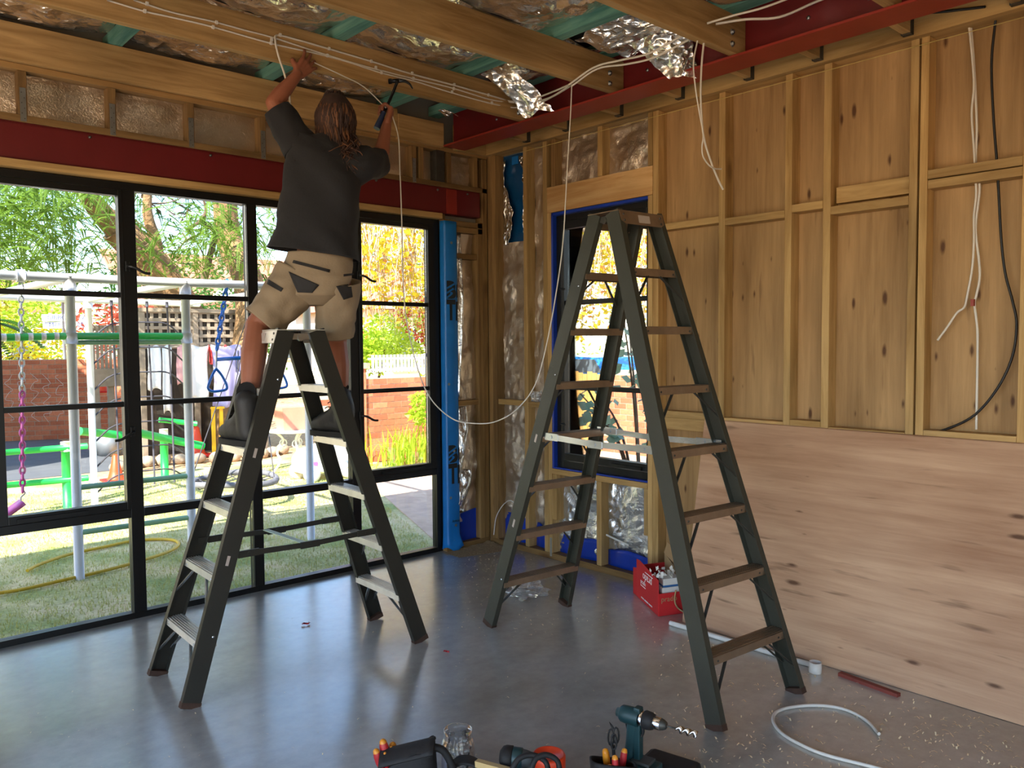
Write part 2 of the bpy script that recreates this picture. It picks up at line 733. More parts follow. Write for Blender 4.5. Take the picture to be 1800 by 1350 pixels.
# concrete: trowelled slab, satin, cool grey with brown drift
k = NT('concrete')
tc = k.n('TexCoord')
n1 = k.n('TexNoise', Scale=1.1, Detail=8., Roughness=.62)
n2 = k.n('TexNoise', Scale=14., Detail=6., Roughness=.7)
mp = k.n('Mapping')
mp.inputs['Scale'].default_value = (1, 2.2, 1)
mp.inputs['Rotation'].default_value = (0, 0, .6)
k.l(tc.outputs['Object'], mp.inputs['Vector'])
k.l(mp.outputs[0], n1.inputs['Vector'])
k.l(tc.outputs['Object'], n2.inputs['Vector'])
rp = k.n('ValToRGB')
rp.color_ramp.elements[0].position = .3
rp.color_ramp.elements[1].position = .72
rp.color_ramp.elements[0].color = c4(srgb('#949289'))
rp.color_ramp.elements[1].color = c4(srgb('#bfbeb8'))
k.l(n1.outputs[0], rp.inputs[0])
mx = k.n('MixRGB', blend_type='OVERLAY', Fac=.35)
k.l(rp.outputs[0], mx.inputs['Color1'])
k.l(n2.outputs[0], mx.inputs['Color2'])
k.l(mx.outputs[0], k.b.inputs['Base Color'])
mr = k.n('MapRange')
mr.inputs['From Min'].default_value = .3
mr.inputs['From Max'].default_value = .7
mr.inputs['To Min'].default_value = .32
mr.inputs['To Max'].default_value = .5
k.l(n1.outputs[0], mr.inputs['Value'])
k.l(mr.outputs[0], k.b.inputs['Roughness'])
bp = k.n('Bump', Strength=.06, Distance=.01)
k.l(n2.outputs[0], bp.inputs['Height'])
k.l(bp.outputs[0], k.b.inputs['Normal'])
k.b.inputs['Specular IOR Level'].default_value = .7
k.b.inputs['Coat Weight'].default_value = 1.
k.b.inputs['Coat Roughness'].default_value = .2
k.b.inputs['Coat IOR'].default_value = 2.0
MATS['concrete'] = k.m

# ------------------------------------------------------------------ floor, roof, far walls
tag(bx('floor', 'concrete', (-7.0, -8.0, -.15), (.09, .12, 0)), kind='structure')
WB = empty('wall_back', (0, 0, 0), kind='structure')
WR = empty('wall_right', (0, 0, 0), kind='structure')
CE = empty('ceiling', (0, 0, 3.1), kind='structure')
bx('roof_deck', 'cladding', (-7.4, -8.4, 3.46), (.75, .62, 3.54), CE)
# walls the photograph does not show, with the openings the light comes through
WL = empty('wall_left', (-7, 0, 0), kind='structure')
bx('lining', 'pine_Z', (-7.1, -.8, 0), (-7.0, .1, 3.46), WL)
bx('lining', 'pine_Z', (-7.1, -8.1, 0), (-7.0, -7.8, 3.46), WL)
bx('lining', 'pine_Z', (-7.1, -7.8, 2.85), (-7.0, -.8, 3.46), WL)
WF = empty('wall_front', (0, -8, 0), kind='structure')
bx('lining', 'pine_Z', (-7.1, -8.1, 0), (-5.4, -8.0, 3.46), WF)
bx('lining', 'pine_Z', (-2.8, -8.1, 0), (.14, -8.0, 3.46), WF)
bx('lining', 'pine_Z', (-5.4, -8.1, 2.4), (-2.8, -8.0, 3.46), WF)

# ------------------------------------------------------------------ back wall framing
bx('cladding_sheet', 'cladding', (-7.1, .10, 2.555), (.14, .14, 3.46), WB)
bx('cladding_sheet', 'cladding', (-.44, .10, -.1), (.14, .14, 2.555), WB)
bx('cladding_sheet', 'cladding', (-7.1, .10, -.1), (-3.445, .14, 2.555), WB)
bx('lining', 'brown_Z', (-7.0, .0, 0), (-3.49, .09, 2.6), WB)
bx('packer_strip', 'pine_X', (-7.0, .0, 2.557), (-.445, .085, 2.599), WB, .002)
bx('bottom_plate', 'brown_X', (-7.0, .0, 2.797), (-.0, .085, 2.834), WB, .002)
bx('top_plate', 'brown_X', (-7.0, .0, 3.065), (-.0, .085, 3.098), WB, .002)
for x in (-4.1, -3.655, -3.205, -2.765, -2.325, -1.87, -1.42, -1.26, -.70, -.635):
    bx('stud', 'brown_Z', (x - .021, .002, 2.835), (x + .021, .084, 3.064), WB, .002)
    if x not in (-1.42, -.635):
        pl = bx('nail_plate', 'zinc', (x - .0145, -.0015, 2.80), (x + .0145, .001, 2.975), WB)
        for i in range(6):
            MB().cyl((x + (-1) ** i * .006, -.003, 2.815 + i * .027), (x + (-1) ** i * .006, -.001, 2.815 + i * .027), .0028, 6).build('nail_head', 'dark_zinc', pl)
bx('steel_stub', 'dark_zinc', (-.50, .0, 2.835), (-.42, .08, 3.07), WB, .003)
bx('stud', 'brown_Z', (-.395, .002, 2.835), (-.355, .084, 3.064), WB, .002)
bx('stud', 'brown_Z', (-.135, .002, 2.835), (-.095, .084, 3.064), WB, .002)


def foil_panel(name, m, p0, eu, ev, nu, nv, amp, seed, parent, nrm, freq=5.):
    """slack foil sheet between framing: origin, two edge vectors, amplitude along nrm"""
    p0, eu, ev, nrm = Vector(p0), Vector(eu), Vector(ev), Vector(nrm)

    def fn(a, b):
        p = p0 + eu * a + ev * b
        q = p * freq + Vector((seed * 7.1, seed * 3.3, seed))
        d = mnoise.noise(q) * .6 + abs(mnoise.noise(q * 2.3)) * .5 + mnoise.noise(q * 5.) * .15
        return p + nrm * (amp * d)
    return MB().grid(fn, nu, nv).build(name, m, parent)


foil_panel('foil_sheet', 'foil_wall', (-7, .078, 2.8), (6.5, 0, 0), (0, 0, .3), 160, 12, -.02, 1, WB, (0, 1, 0), 6)
foil_panel('foil_sheet', 'foil_wall', (-.36, .075, 2.83), (.34, 0, 0), (0, 0, .24), 24, 18, -.03, 5, WB, (0, 1, 0), 9)
# corner bay beside the big window
bx('stud', 'brown_Z', (-.10, .0, .046), (-.052, .088, 2.56), WB, .002)
bx('stud', 'brown_Z', (-.05, .0, .046), (-.002, .088, 3.06), WB, .002)
bx('stud', 'brown_Z', (-.435, .035, .046), (-.395, .088, 2.6), WB, .002)
bx('bottom_plate', 'brown_X', (-.44, .0, .0), (-.0, .088, .045), WB, .002)
bx('noggin', 'brown_X', (-.394, .01, 1.125), (-.101, .088, 1.165), WB, .002)
bx('noggin', 'brown_X', (-.394, .01, 2.27), (-.101, .088, 2.31), WB, .002)
bx('noggin', 'brown_X', (-.44, .0, 2.47), (-.051, .088, 2.512), WB, .002)
bx('noggin', 'brown_X', (-.44, .0, 2.515), (-.051, .088, 2.556), WB, .002)
foil_panel('foil_sheet', 'foil_wall', (-.40, .07, .2), (.31, 0, 0), (0, 0, 2.3), 24, 150, -.05, 9, WB, (0, 1, 0), 4)
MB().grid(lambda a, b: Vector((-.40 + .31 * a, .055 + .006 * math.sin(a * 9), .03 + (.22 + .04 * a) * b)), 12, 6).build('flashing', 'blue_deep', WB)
# loose cloth-like foil tails beside the blue strip
for i, (x0, x1, z0, z1, sd) in enumerate(((-.335, -.255, 1.2, 2.47, 2), (-.33, -.23, .55, 1.12, 3), (-.33, -.20, .28, .62, 4))):
    def tailf(a, b, x0=x0, x1=x1, z0=z0, z1=z1, sd=sd):
        wv = mnoise.noise(Vector((a * 2.1, b * 3.7, sd))) * .03
        k_ = 1 - .75 * max(0, b - .35) * a
        return Vector((x0 + (x1 - x0) * a * k_ + wv * .4, .005 - .018 * math.sin(a * 3.1 + b * 5 + sd) + wv * .5, z1 + (z0 - z1) * b))
    MB().grid(tailf, 10, 24).build('foil_tail', 'foil_bright', WB, solid=.0006)

# blue building-wrap strip over the jamb
bw = empty('building_wrap', (-.39, -.005, 0), 0, 'blue building wrap strip with black lettering folded down the big window jamb', 'building wrap')


def wrapf(a, b):
    # a: around the fold, b: up
    z = .015 + 2.53 * b
    s_ = a * .155
    wob = .004 * mnoise.noise(Vector((a * 3, z * 2.2, 4)))
    if s_ < .04:
        x, y = -.448 + .012 * (s_ / .04), .05 - s_ * 1.25
    else:
        x, y = -.436 + (s_ - .04), .0 - .006 * math.sin((s_ - .04) / .115 * 3.1)
    flare = max(0, .12 - z) / .12
    return Vector((x + flare * .03 * (a - .3), y + wob - flare * .03 * a - .012, z + flare * .02 * math.sin(a * 8)))


MB().grid(wrapf, 16, 70).build('sheet', 'blue_wrap', bw, solid=.0008)


def printmark(z, flip=False):
    yy = -.0195
    # striped round-cornered B with a T under it, each cut off by the fold
    lettering('letter', 'B', .175, (-.388, yy, z), (1, 0, 0), (0, 0, 1), 'print_black', bw, .9, .009)
    for j in range(3):
        MB().bar((-.43, yy - .0018, z - .055 + j * .036), (-.375 + .01 * j, yy - .0018, z - .018 + j * .036), .0012, .013, side=(0, 1, 0)).build('letter_stripe', 'blue_wrap', bw)
    lettering('letter', 'T', .205, (-.390, yy, z - .155), (1, 0, 0), (0, 0, 1), 'print_black', bw, .62, .009)
    bx('letter', 'print_black', (-.343, yy - .0012, z - .228), (-.325, yy, z - .082), bw)
    bx('letter', 'print_black', (-.335, yy - .0012, z - .05), (-.325, yy, z + .05), bw)


printmark(px(792, 800, y=-.02).z)
printmark(px(790, 511, y=-.02).z)
lettering('letter', 'Armou', .032, (-.365, -.0195, .235), (1, 0, 0), (0, 0, 1), 'print_black', bw, .8)
for z in (.08, .2, .42, .78, 1.3, 2.38):
    MB().cyl((-.395 + .03 * math.sin(z * 9), -.021, z), (-.395 + .03 * math.sin(z * 9), -.0185, z), .011, 10).build('fixing_washer', 'zinc', bw)

# ------------------------------------------------------------------ steel beam over the window
sb = empty('steel_beam', (-3.5, .03, 2.6), 0, 'dark red steel channel beam running over the wide black window', 'beam')
MB().box((-7, .012, 2.6), (-.068, .022, 2.795)).build('web', 'red_steel', sb)
MB().box((-7, .012, 2.785), (-.068, .085, 2.796)).build('flange', 'red_steel', sb)
MB().box((-7, .012, 2.6), (-.068, .085, 2.611)).build('flange', 'red_steel', sb)
bx('splice_plate', 'red_steel_bright', (-.40, .007, 2.604), (-.30, .012, 2.79), sb)
for x in (-2.884, -2.208, -1.5, -1.023, -.481, -.195):
    MB().lathe([(.0, 0), (.009, 0), (.009, .007), (.005, .008), (.005, .016), (0, .016)], 6, (x, .012, 2.772), (0, -1, 0)).build('bolt', 'dark_zinc', sb)

# ------------------------------------------------------------------ right wall framing
X0, X1 = .0, .088


def rstud(y0, y1, z0, z1, m='pine_Z'):
    return bx('stud', m, (X0, y0, z0), (X1, y1, z1), WR, .002)


def rnog(y0, y1, z0, z1, x0=X0, x1=X1):
    return bx('noggin', 'pine_Y', (x0, y0, z0), (x1, y1, z1), WR, .002)


bx('bottom_plate', 'brown_Y', (X0, -8, 0), (X1, -.001, .045), WR, .002)
bx('top_plate', 'pine_Y', (X0, -8, 3.085), (X1, .0, 3.18), WR, .002)
rstud(-.10, -.052, .046, 3.084, 'brown_Z')
rstud(-.05, -.002, .046, 3.084, 'brown_Z')
rstud(-.46, -.42, .046, 3.084)
rstud(-.672, -.632, .046, 3.084)
rstud(-.715, -.675, .046, 2.558)
rstud(-.76, -.72, 2.747, 3.084, 'brown_Z')
rstud(-1.215, -1.172, 2.747, 3.084)
rstud(-1.645, -1.607, .046, 2.558)
rstud(-1.645, -1.607, 2.747, 3.084)
rstud(-1.692, -1.648, .046, 3.084)
bx('header', 'header_pine', (X0, -1.645, 2.56), (.045, -.675, 2.745), WR, .002)
bx('sill', 'pine_Y', (-.004, -1.606, .642), (X1, -.717, .682), WR, .002)
rstud(-.762, -.718, .30, .64)
rstud(-1.20, -1.155, .046, .64)
rstud(-1.606, -1.575, .33, .64)
rnog(-.42, -.10, 1.128, 1.17, .012)
rnog(-.63, -.461, 1.125, 1.165, .0)
for y0, y1 in ((-2.185, -2.142), (-2.613, -2.572), (-2.838, -2.796), (-3.282, -3.243), (-3.33, -3.292), (-3.782, -3.74), (-4.23, -4.19), (-4.68, -4.64), (-5.13, -5.09), (-5.58, -5.54), (-6.03, -5.99), (-6.48, -6.44), (-6.93, -6.89), (-7.4, -7.36), (-7.9, -7.86)):
    rstud(y0, y1, .046, 3.084)
rnog(-2.141, -1.693, 2.322, 2.362, .01)
rnog(-2.571, -2.186, 2.30, 2.342)
rnog(-2.795, -2.614, 2.322, 2.365)
rnog(-3.242, -2.839, 2.283, 2.326)
rnog(-3.242, -2.85, 2.345, 2.43, .04)
rnog(-3.739, -3.331, 2.395, 2.438)
rnog(-3.739, -3.331, 2.348, 2.39, .004)
rnog(-4.19, -3.783, 2.32, 2.36)
rnog(-2.141, -1.693, 1.128, 1.17)
rnog(-2.141, -1.693, 1.05, 1.126, .02)
rnog(-2.571, -2.186, 1.112, 1.152)
rnog(-2.795, -2.614, 1.128, 1.168)
rnog(-3.242, -2.839, 1.10, 1.142)
rnog(-3.739, -3.331, 1.12, 1.163)
for y0, y1 in ((-2.81, -1.65), (-4.0, -2.812), (-5.2, -4.002), (-8, -5.202)):
    bx('plywood_panel', 'ply_wall', (.089, y0, 0), (.1, y1, 3.18), WR)
bx('cladding_sheet', 'cladding', (.102, -8.1, -.1), (.14, -1.62, 3.46), WR)
bx('cladding_sheet', 'cladding', (.102, -.70, -.1), (.14, .14, 3.46), WR)
bx('cladding_sheet', 'cladding', (.102, -1.62, 2.56), (.14, -.70, 3.46), WR)
bx('cladding_sheet', 'cladding', (.102, -1.62, -.1), (.14, -.70, .66), WR)
foil_panel('foil_sheet', 'foil_wall', (.085, -.10, .2), (0, -.32, 0), (0, 0, 2.2), 24, 150, -.03, 3, WR, (1, 0, 0), 5)
foil_panel('foil_sheet', 'foil_wall', (.085, -.46, .2), (0, -.17, 0), (0, 0, 2.9), 14, 150, -.03, 7, WR, (1, 0, 0), 5)
foil_panel('foil_sheet', 'foil_wall', (.085, -.715, 2.74), (0, -.90, 0), (0, 0, .36), 60, 24, -.03, 8, WR, (1, 0, 0), 6)
foil_panel('foil_sheet', 'foil_bright', (.085, -.70, .04), (0, -.92, 0), (0, 0, .62), 60, 40, -.03, 6, WR, (1, 0, 0), 6)
# torn foil near the corner showing blue sheet behind
MB().grid(lambda a, b: Vector((.092, -.10 - .32 * a, 2.35 + .73 * b)), 6, 10).build('blue_backing', 'blue_sheet', WR)


def torn(side):
    def fn(a, b):
        z = 2.38 + .66 * b
        e = .11 + .05 * math.sin(b * 5.5 + side) + .03 * mnoise.noise(Vector((b * 9, side, 2)))
        y = (-.10 - e * a) if side == 0 else (-.42 + (e * (.15 + .6 * b)) * a)
        return Vector((.088 - .05 * a * a - .025 * abs(mnoise.noise(Vector((a * 5, b * 12, side)))), y, z))
    return MB().grid(fn, 10, 40).build('torn_foil', 'foil_crumple', WR, solid=.0006)


torn(0)
torn(1)
bx('patch', 'blue_wrap', (.05, -.31, 2.99), (.055, -.24, 3.05), WR)
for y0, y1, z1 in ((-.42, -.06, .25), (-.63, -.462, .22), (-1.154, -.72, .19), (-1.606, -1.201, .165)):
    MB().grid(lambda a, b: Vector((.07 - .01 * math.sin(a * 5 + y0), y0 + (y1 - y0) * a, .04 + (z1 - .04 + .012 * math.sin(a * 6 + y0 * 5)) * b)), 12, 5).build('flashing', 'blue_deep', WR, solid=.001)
# pale tape edges
MB().bar((.05, -1.20, .26), (.055, -1.40, .22), .002, .012, side=(1, 0, 0)).build('tape', 'white_plastic', WR)
bx('strip_tie', 'zinc', (-.003, -.71, .02), (-.001, -.69, .16), WR)
# blue wrap around the small window opening
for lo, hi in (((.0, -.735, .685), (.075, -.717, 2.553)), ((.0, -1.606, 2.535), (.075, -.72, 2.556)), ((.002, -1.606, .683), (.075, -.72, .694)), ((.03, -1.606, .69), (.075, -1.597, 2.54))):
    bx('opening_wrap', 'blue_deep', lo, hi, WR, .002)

# ledgers, trimmer blocks, right steel beam
bx('ledger', 'pine_Y', (-.045, -8, 3.082), (-.001, -.002, 3.275), WR, .002)
bx('ledger', 'pine_X', (-.34, -.045, 3.082), (-.046, -.001, 3.275), WB, .002)
rb = empty('steel_beam', (-.365, -4, 3.085), 0, 'red steel beam with wide bottom flange carrying the ceiling joists', 'beam')
bx('flange', 'red_steel_bright', (-.465, -8, 3.085), (-.265, -.05, 3.097), rb)  # brighter red than the web: floor light on the underside put into the colour
bx('web', 'red_steel', (-.37, -8, 3.097), (-.36, -.05, 3.43), rb)
bx('flange', 'red_steel', (-.465, -8, 3.43), (-.265, -.05, 3.442), rb)
for y in (-.55, -1.9, -2.9, -3.2):
    MB().lathe([(0, 0), (.01, 0), (.01, .007), (0, .007)], 6, (-.37, y, 3.2), (-1, 0, 0)).build('bolt', 'zinc', rb)
for i, y in enumerate((-.55, -.96, -1.44, -1.925, -2.40, -2.81, -3.27, -3.74, -4.2, -4.65)):
    bl = bx('trimmer_block', 'ceil_X', (-.355, y, 3.099), (-.046, y + .042, 3.265), CE, .002)
    hg = MB()
    hg.box((-.08, y - .003, 3.094), (-.046, y, 3.20)).box((-.08, y + .042, 3.094), (-.046, y + .045, 3.20)).box((-.08, y - .003, 3.092), (-.046, y + .045, 3.096))
    hg.build('hanger', 'dark_zinc', bl)

# joists, battens, foil
JY = (-.03, -.92, -1.72, -2.55, -3.35, -4.2, -5.05, -5.9, -6.7)
for i, y in enumerate(JY):
    x1 = -.45 if i == 0 else -.372
    if i == 0:
        bx('joist', 'ceil_X', (-7, y, 3.10), (-.86, y + .045, 3.295), CE, .003)
        bx('joist', 'ceil_X', (-.858, y - .006, 3.085), (x1, y + .04, 3.262), CE, .003)
        continue
    jo = bx('joist', 'ceil_X', (-7, y, 3.10), (x1, y + .045, 3.295), CE, .003)
    if i < 5:
        for z in (3.14, 3.20):
            MB().lathe([(0, 0), (.016, 0), (.016, .003), (.01, .003), (.01, .012), (0, .012)], 8, (-.50, y, z), (0, -1, 0)).build('bolt', 'zinc', jo)
for x in (-6.4, -5.48, -4.57, -3.66, -2.745, -1.84, -.925):
    bx('batten', 'teal_timber', (x - .035, -6.7, 3.297), (x + .035, .09, 3.36), CE, .002)
bx('batten', 'teal_timber', (-.50, -6.7, 3.33), (-.40, .09, 3.40), CE, .002)


def sag(y0, y1, x0, x1, depth, seed, m='foil_ceiling'):
    def fn(a, b):
        x, y = x0 + (x1 - x0) * a, y0 + (y1 - y0) * b
        s_ = math.sin(math.pi * a) ** .7
        mid = math.sin(math.pi * b) ** .7
        q = Vector((x * 4, y * 4, seed))
        d = abs(mnoise.noise(q)) * .5 + mnoise.noise(q * 2.7) * .3 + mnoise.noise(q * 6) * .12
        return Vector((x, y, 3.372 - s_ * (.06 + depth * mid) + (.015 + .07 * mid) * d * (.3 + .7 * s_)))
    return MB().grid(fn, 44, 40).build('foil_sheet', m, CE)


xs = (-7, -6.4, -5.48, -4.57, -3.66, -2.745, -1.84, -.925, -.45)
for j in range(len(JY) - 1):
    for i in range(len(xs) - 1):
        if j > 5 or (j > 3 and i < 4):
            continue
        if i == 7 and j in (0, 2):
            continue
        sag(JY[j + 1] + .02, JY[j] + .02, xs[i], xs[i + 1], (.0, .05, .05, .06, .04)[min(j, 4)] * (.8 + .5 * random.random()), i * 3 + j * 11, 'foil_ceiling' if j == 0 else 'foil_roof')


def droop(name, edge, drop, seed, n=(46, 40), amp=.05, width=None):
    """crumpled foil hanging from a line of points down along a drop path"""
    E = smooth_path(edge, 8)
    D = smooth_path(drop, 8)

    def fn(a, b):
        e = E[min(int(a * (len(E) - 1)), len(E) - 2)].lerp(E[min(int(a * (len(E) - 1)) + 1, len(E) - 1)], (a * (len(E) - 1)) % 1)
        d = D[min(int(b * (len(D) - 1)), len(D) - 2)].lerp(D[min(int(b * (len(D) - 1)) + 1, len(D) - 1)], (b * (len(D) - 1)) % 1) - D[0]
        p = e + d
        if width:
            cpt = E[len(E) // 2] + d
            p = cpt + (p - cpt) * (1 + (width - 1) * b)
        q = p * 9 + Vector((seed, seed * 2, 0))
        n_ = Vector((mnoise.noise(q), mnoise.noise(q + Vector((9, 0, 0))), mnoise.noise(q + Vector((0, 9, 0)))))
        q2 = q * 2.4
        n2_ = Vector((mnoise.noise(q2), mnoise.noise(q2 + Vector((9, 0, 0))), mnoise.noise(q2 + Vector((0, 9, 0)))))
        return p + n_ * amp * (.4 + .6 * b) + n2_ * amp * .45
    return MB().grid(fn, n[0], n[1], smooth=False).build(name, 'foil_crumple', CE, solid=.0008)


# big piece hanging between the third and fourth joists, and the tongue over the steel beam
droop('torn_foil', [px(1010, 70, z=3.33), px(1080, 30, z=3.36), px(1150, 20, z=3.36)], [(0, 0, 0), (.12, -.10, -.05), (.30, -.2, -.10)], 3, amp=.035)
droop('torn_foil', [px(1105, 75, z=3.28), px(1160, 60, z=3.28), px(1215, 68, z=3.26)], [(0, 0, 0), (.05, -.02, -.07), (.10, -.05, -.16), (.12, -.06, -.21)], 5, amp=.03, width=.45)
droop('torn_foil', [px(845, 130, z=3.31), px(880, 120, z=3.32), px(905, 125, z=3.30)], [(0, 0, 0), (.10, -.06, -.08), (.20, -.10, -.19), (.24, -.12, -.25)], 8, amp=.03, width=1.0)
droop('torn_foil', [px(770, 195, z=3.26), px(780, 190, z=3.26), px(792, 196, z=3.26)], [(0, 0, 0), (.03, -.02, -.02), (.06, -.03, -.03)], 11, n=(20, 16), amp=.02)

# ------------------------------------------------------------------ windows
def window(name, plane, offs, a_edges, sash, zrows, parts):
    pass


W1 = empty('window_1', (-1.94, .08, 0), kind='structure')
YF, YB = .048, .112


def wf(name, x0, x1, z0, z1, y0=YF, y1=YB, p=W1, m='black_frame'):
    return bx(name, m, (x0, y0, z0), (x1, y1, z1), p, .002)


xl, xr = -3.44, -.442
mull = (-2.69, -1.938, -1.186)
wf('frame', xl - .045, xl + .0, 0, 2.553)
wf('frame', xr - .052, xr, 0, 2.553)
wf('frame', xl, xr - .052, 2.508, 2.553)
wf('frame', xl, xr - .052, 0.0, .036)
wf('mullion', -2.69 - .027, -2.69 + .045, .036, 2.508)
wf('mullion', -1.938 - .033, -1.938 + .033, .036, 2.508)
wf('mullion', -1.186 - .047, -1.186 + .02, .036, 2.508)
bays = [(xl, -2.717, True), (-2.645, -1.971, False), (-1.905, -1.233, False), (-1.166, xr - .052, True)]
for (b0, b1, sashed) in bays:
    wf('transom', b0, b1, .603, .652)
    if sashed:
        s_ = empty('sash', ((b0 + b1) / 2, .06, .65))
        s_.parent = W1
        s_.matrix_world = Matrix.Translation(((b0 + b1) / 2, .06, .65))
        y0, y1 = .040, .098
        L_, R2_ = b0 + .002, b1 - .002
        lw = .10 if b0 < -3 else .03
        rw = .02 if b0 < -3 else .058
        wf('stile', L_, L_ + lw, .655, 2.505, y0, y1, s_)
        wf('stile', R2_ - rw, R2_, .655, 2.505, y0, y1, s_)
        wf('rail', L_ + lw, R2_ - rw, 2.472, 2.505, y0, y1, s_)
        wf('rail', L_ + lw, R2_ - rw, .655, .70, y0, y1, s_)
        i0, i1, zb, zt = L_ + lw, R2_ - rw, .70, 2.472
        par = s_
    else:
        i0, i1, zb, zt = b0, b1, .652, 2.508
        par = W1
    for z in (1.272, 1.906):
        wf('glazing_bar', i0, i1, z - .015, z + .015, .052, .100, par)
    for za, zc in ((zb, 1.257), (1.287, 1.891), (1.921, zt)):
        bx('pane', 'pane_glass', (i0, .076, za), (i1, .080, zc), par)
    bx('pane', 'pane_glass', (b0, .076, .036), (b1, .080, .603), W1)


def espag(x, z, flip=1):
    """window latch: plate, pivot and curved lever"""
    h_ = empty('latch', (x, .03, z))
    h_.parent = W1
    h_.matrix_world = Matrix.Translation((x, .03, z))
    bx('latch_plate', 'black_frame', (x - .012, .030, z - .03), (x + .012, .041, z + .03), h_, .003)
    MB().tube(smooth_path([(x, .034, z), (x, .005, z), (x + flip * .03, -.01, z - .01), (x + flip * .075, -.012, z - .035), (x + flip * .11, -.012, z - .04)], 5), [.008] * 21, 8).build('lever', 'black_rubber', h_)


espag(-1.165, 1.105)
espag(-1.165, 2.095)
espag(-2.70, 1.11, -1)
espag(-2.70, 2.07, 1)
MB().bar((-1.0, .028, .675), (-.62, .028, .675), .012, .02, side=(0, 1, 0)).build('stay', 'black_frame', W1)
MB().bar((-3.3, .028, .675), (-2.95, .028, .675), .012, .02, side=(0, 1, 0)).build('stay', 'black_frame', W1)

W2 = empty('window_2', (.07, -1.17, .69), kind='structure')


def wg(name, y0, y1, z0, z1, x0=.035, x1=.100, m='black_frame'):
    return bx(name, m, (x0, y0, z0), (x1, y1, z1), W2, .002)


wg('frame', -.795, -.737, .695, 2.533)
wg('frame', -1.605, -1.577, .695, 2.533)
wg('frame', -1.577, -.795, 2.49, 2.533)
wg('frame', -1.577, -.795, .695, .745)
wg('sash_stile', -.818, -.796, .75, 2.488, .028, .09)
wg('sash_stile', -1.590, -1.574, .75, 2.488, .028, .09)
wg('sash_rail', -1.574, -.818, 2.43, 2.488, .028, .09)
wg('sash_rail', -1.574, -.818, .75, .80, .028, .09)
for z in (1.285, 1.90):
    wg('glazing_bar', -1.574, -.818, z - .016, z + .016, .04, .092)
for za, zc in ((.80, 1.269), (1.301, 1.884), (1.916, 2.43)):
    wg('pane', -1.574, -.818, za, zc, .066, .070, 'pane_glass')
MB().bar((.02, -1.28, .765), (.02, -1.54, .765), .016, .022, side=(1, 0, 0)).build('stay', 'black_frame', W2)
for z in (1.02, 2.0):
    MB().tube(smooth_path([(.03, -.81, z), (.0, -.81, z), (-.01, -.83, z), (-.012, -.87, z - .004)], 4), .007, 8).build('latch', 'black_frame', W2)
# ------------------------------------------------------------------ step ladders
mat('fibreglass', '#34362f', .5, 0, .12, 9, .06, 120)
mat('fibreglass_black', '#24241f', .5, 0, .12, 9, .06, 120)
mat('alu_step', '#d6d3ca', .35, .5, .12, 12, .05, 90)
mat('alu_worn', '#8d7a66', .42, .6, .2, 10, .08, 60)
mat('bright_steel', '#b9c3cc', .25, .9, .1, 10)
mat('foot_rubber', '#3f2a20', .7, 0, .3, 20, .2, 50)
mat('sticker', '#b3a79f', .5)
mat('pale_link', '#b9cdb4', .5)


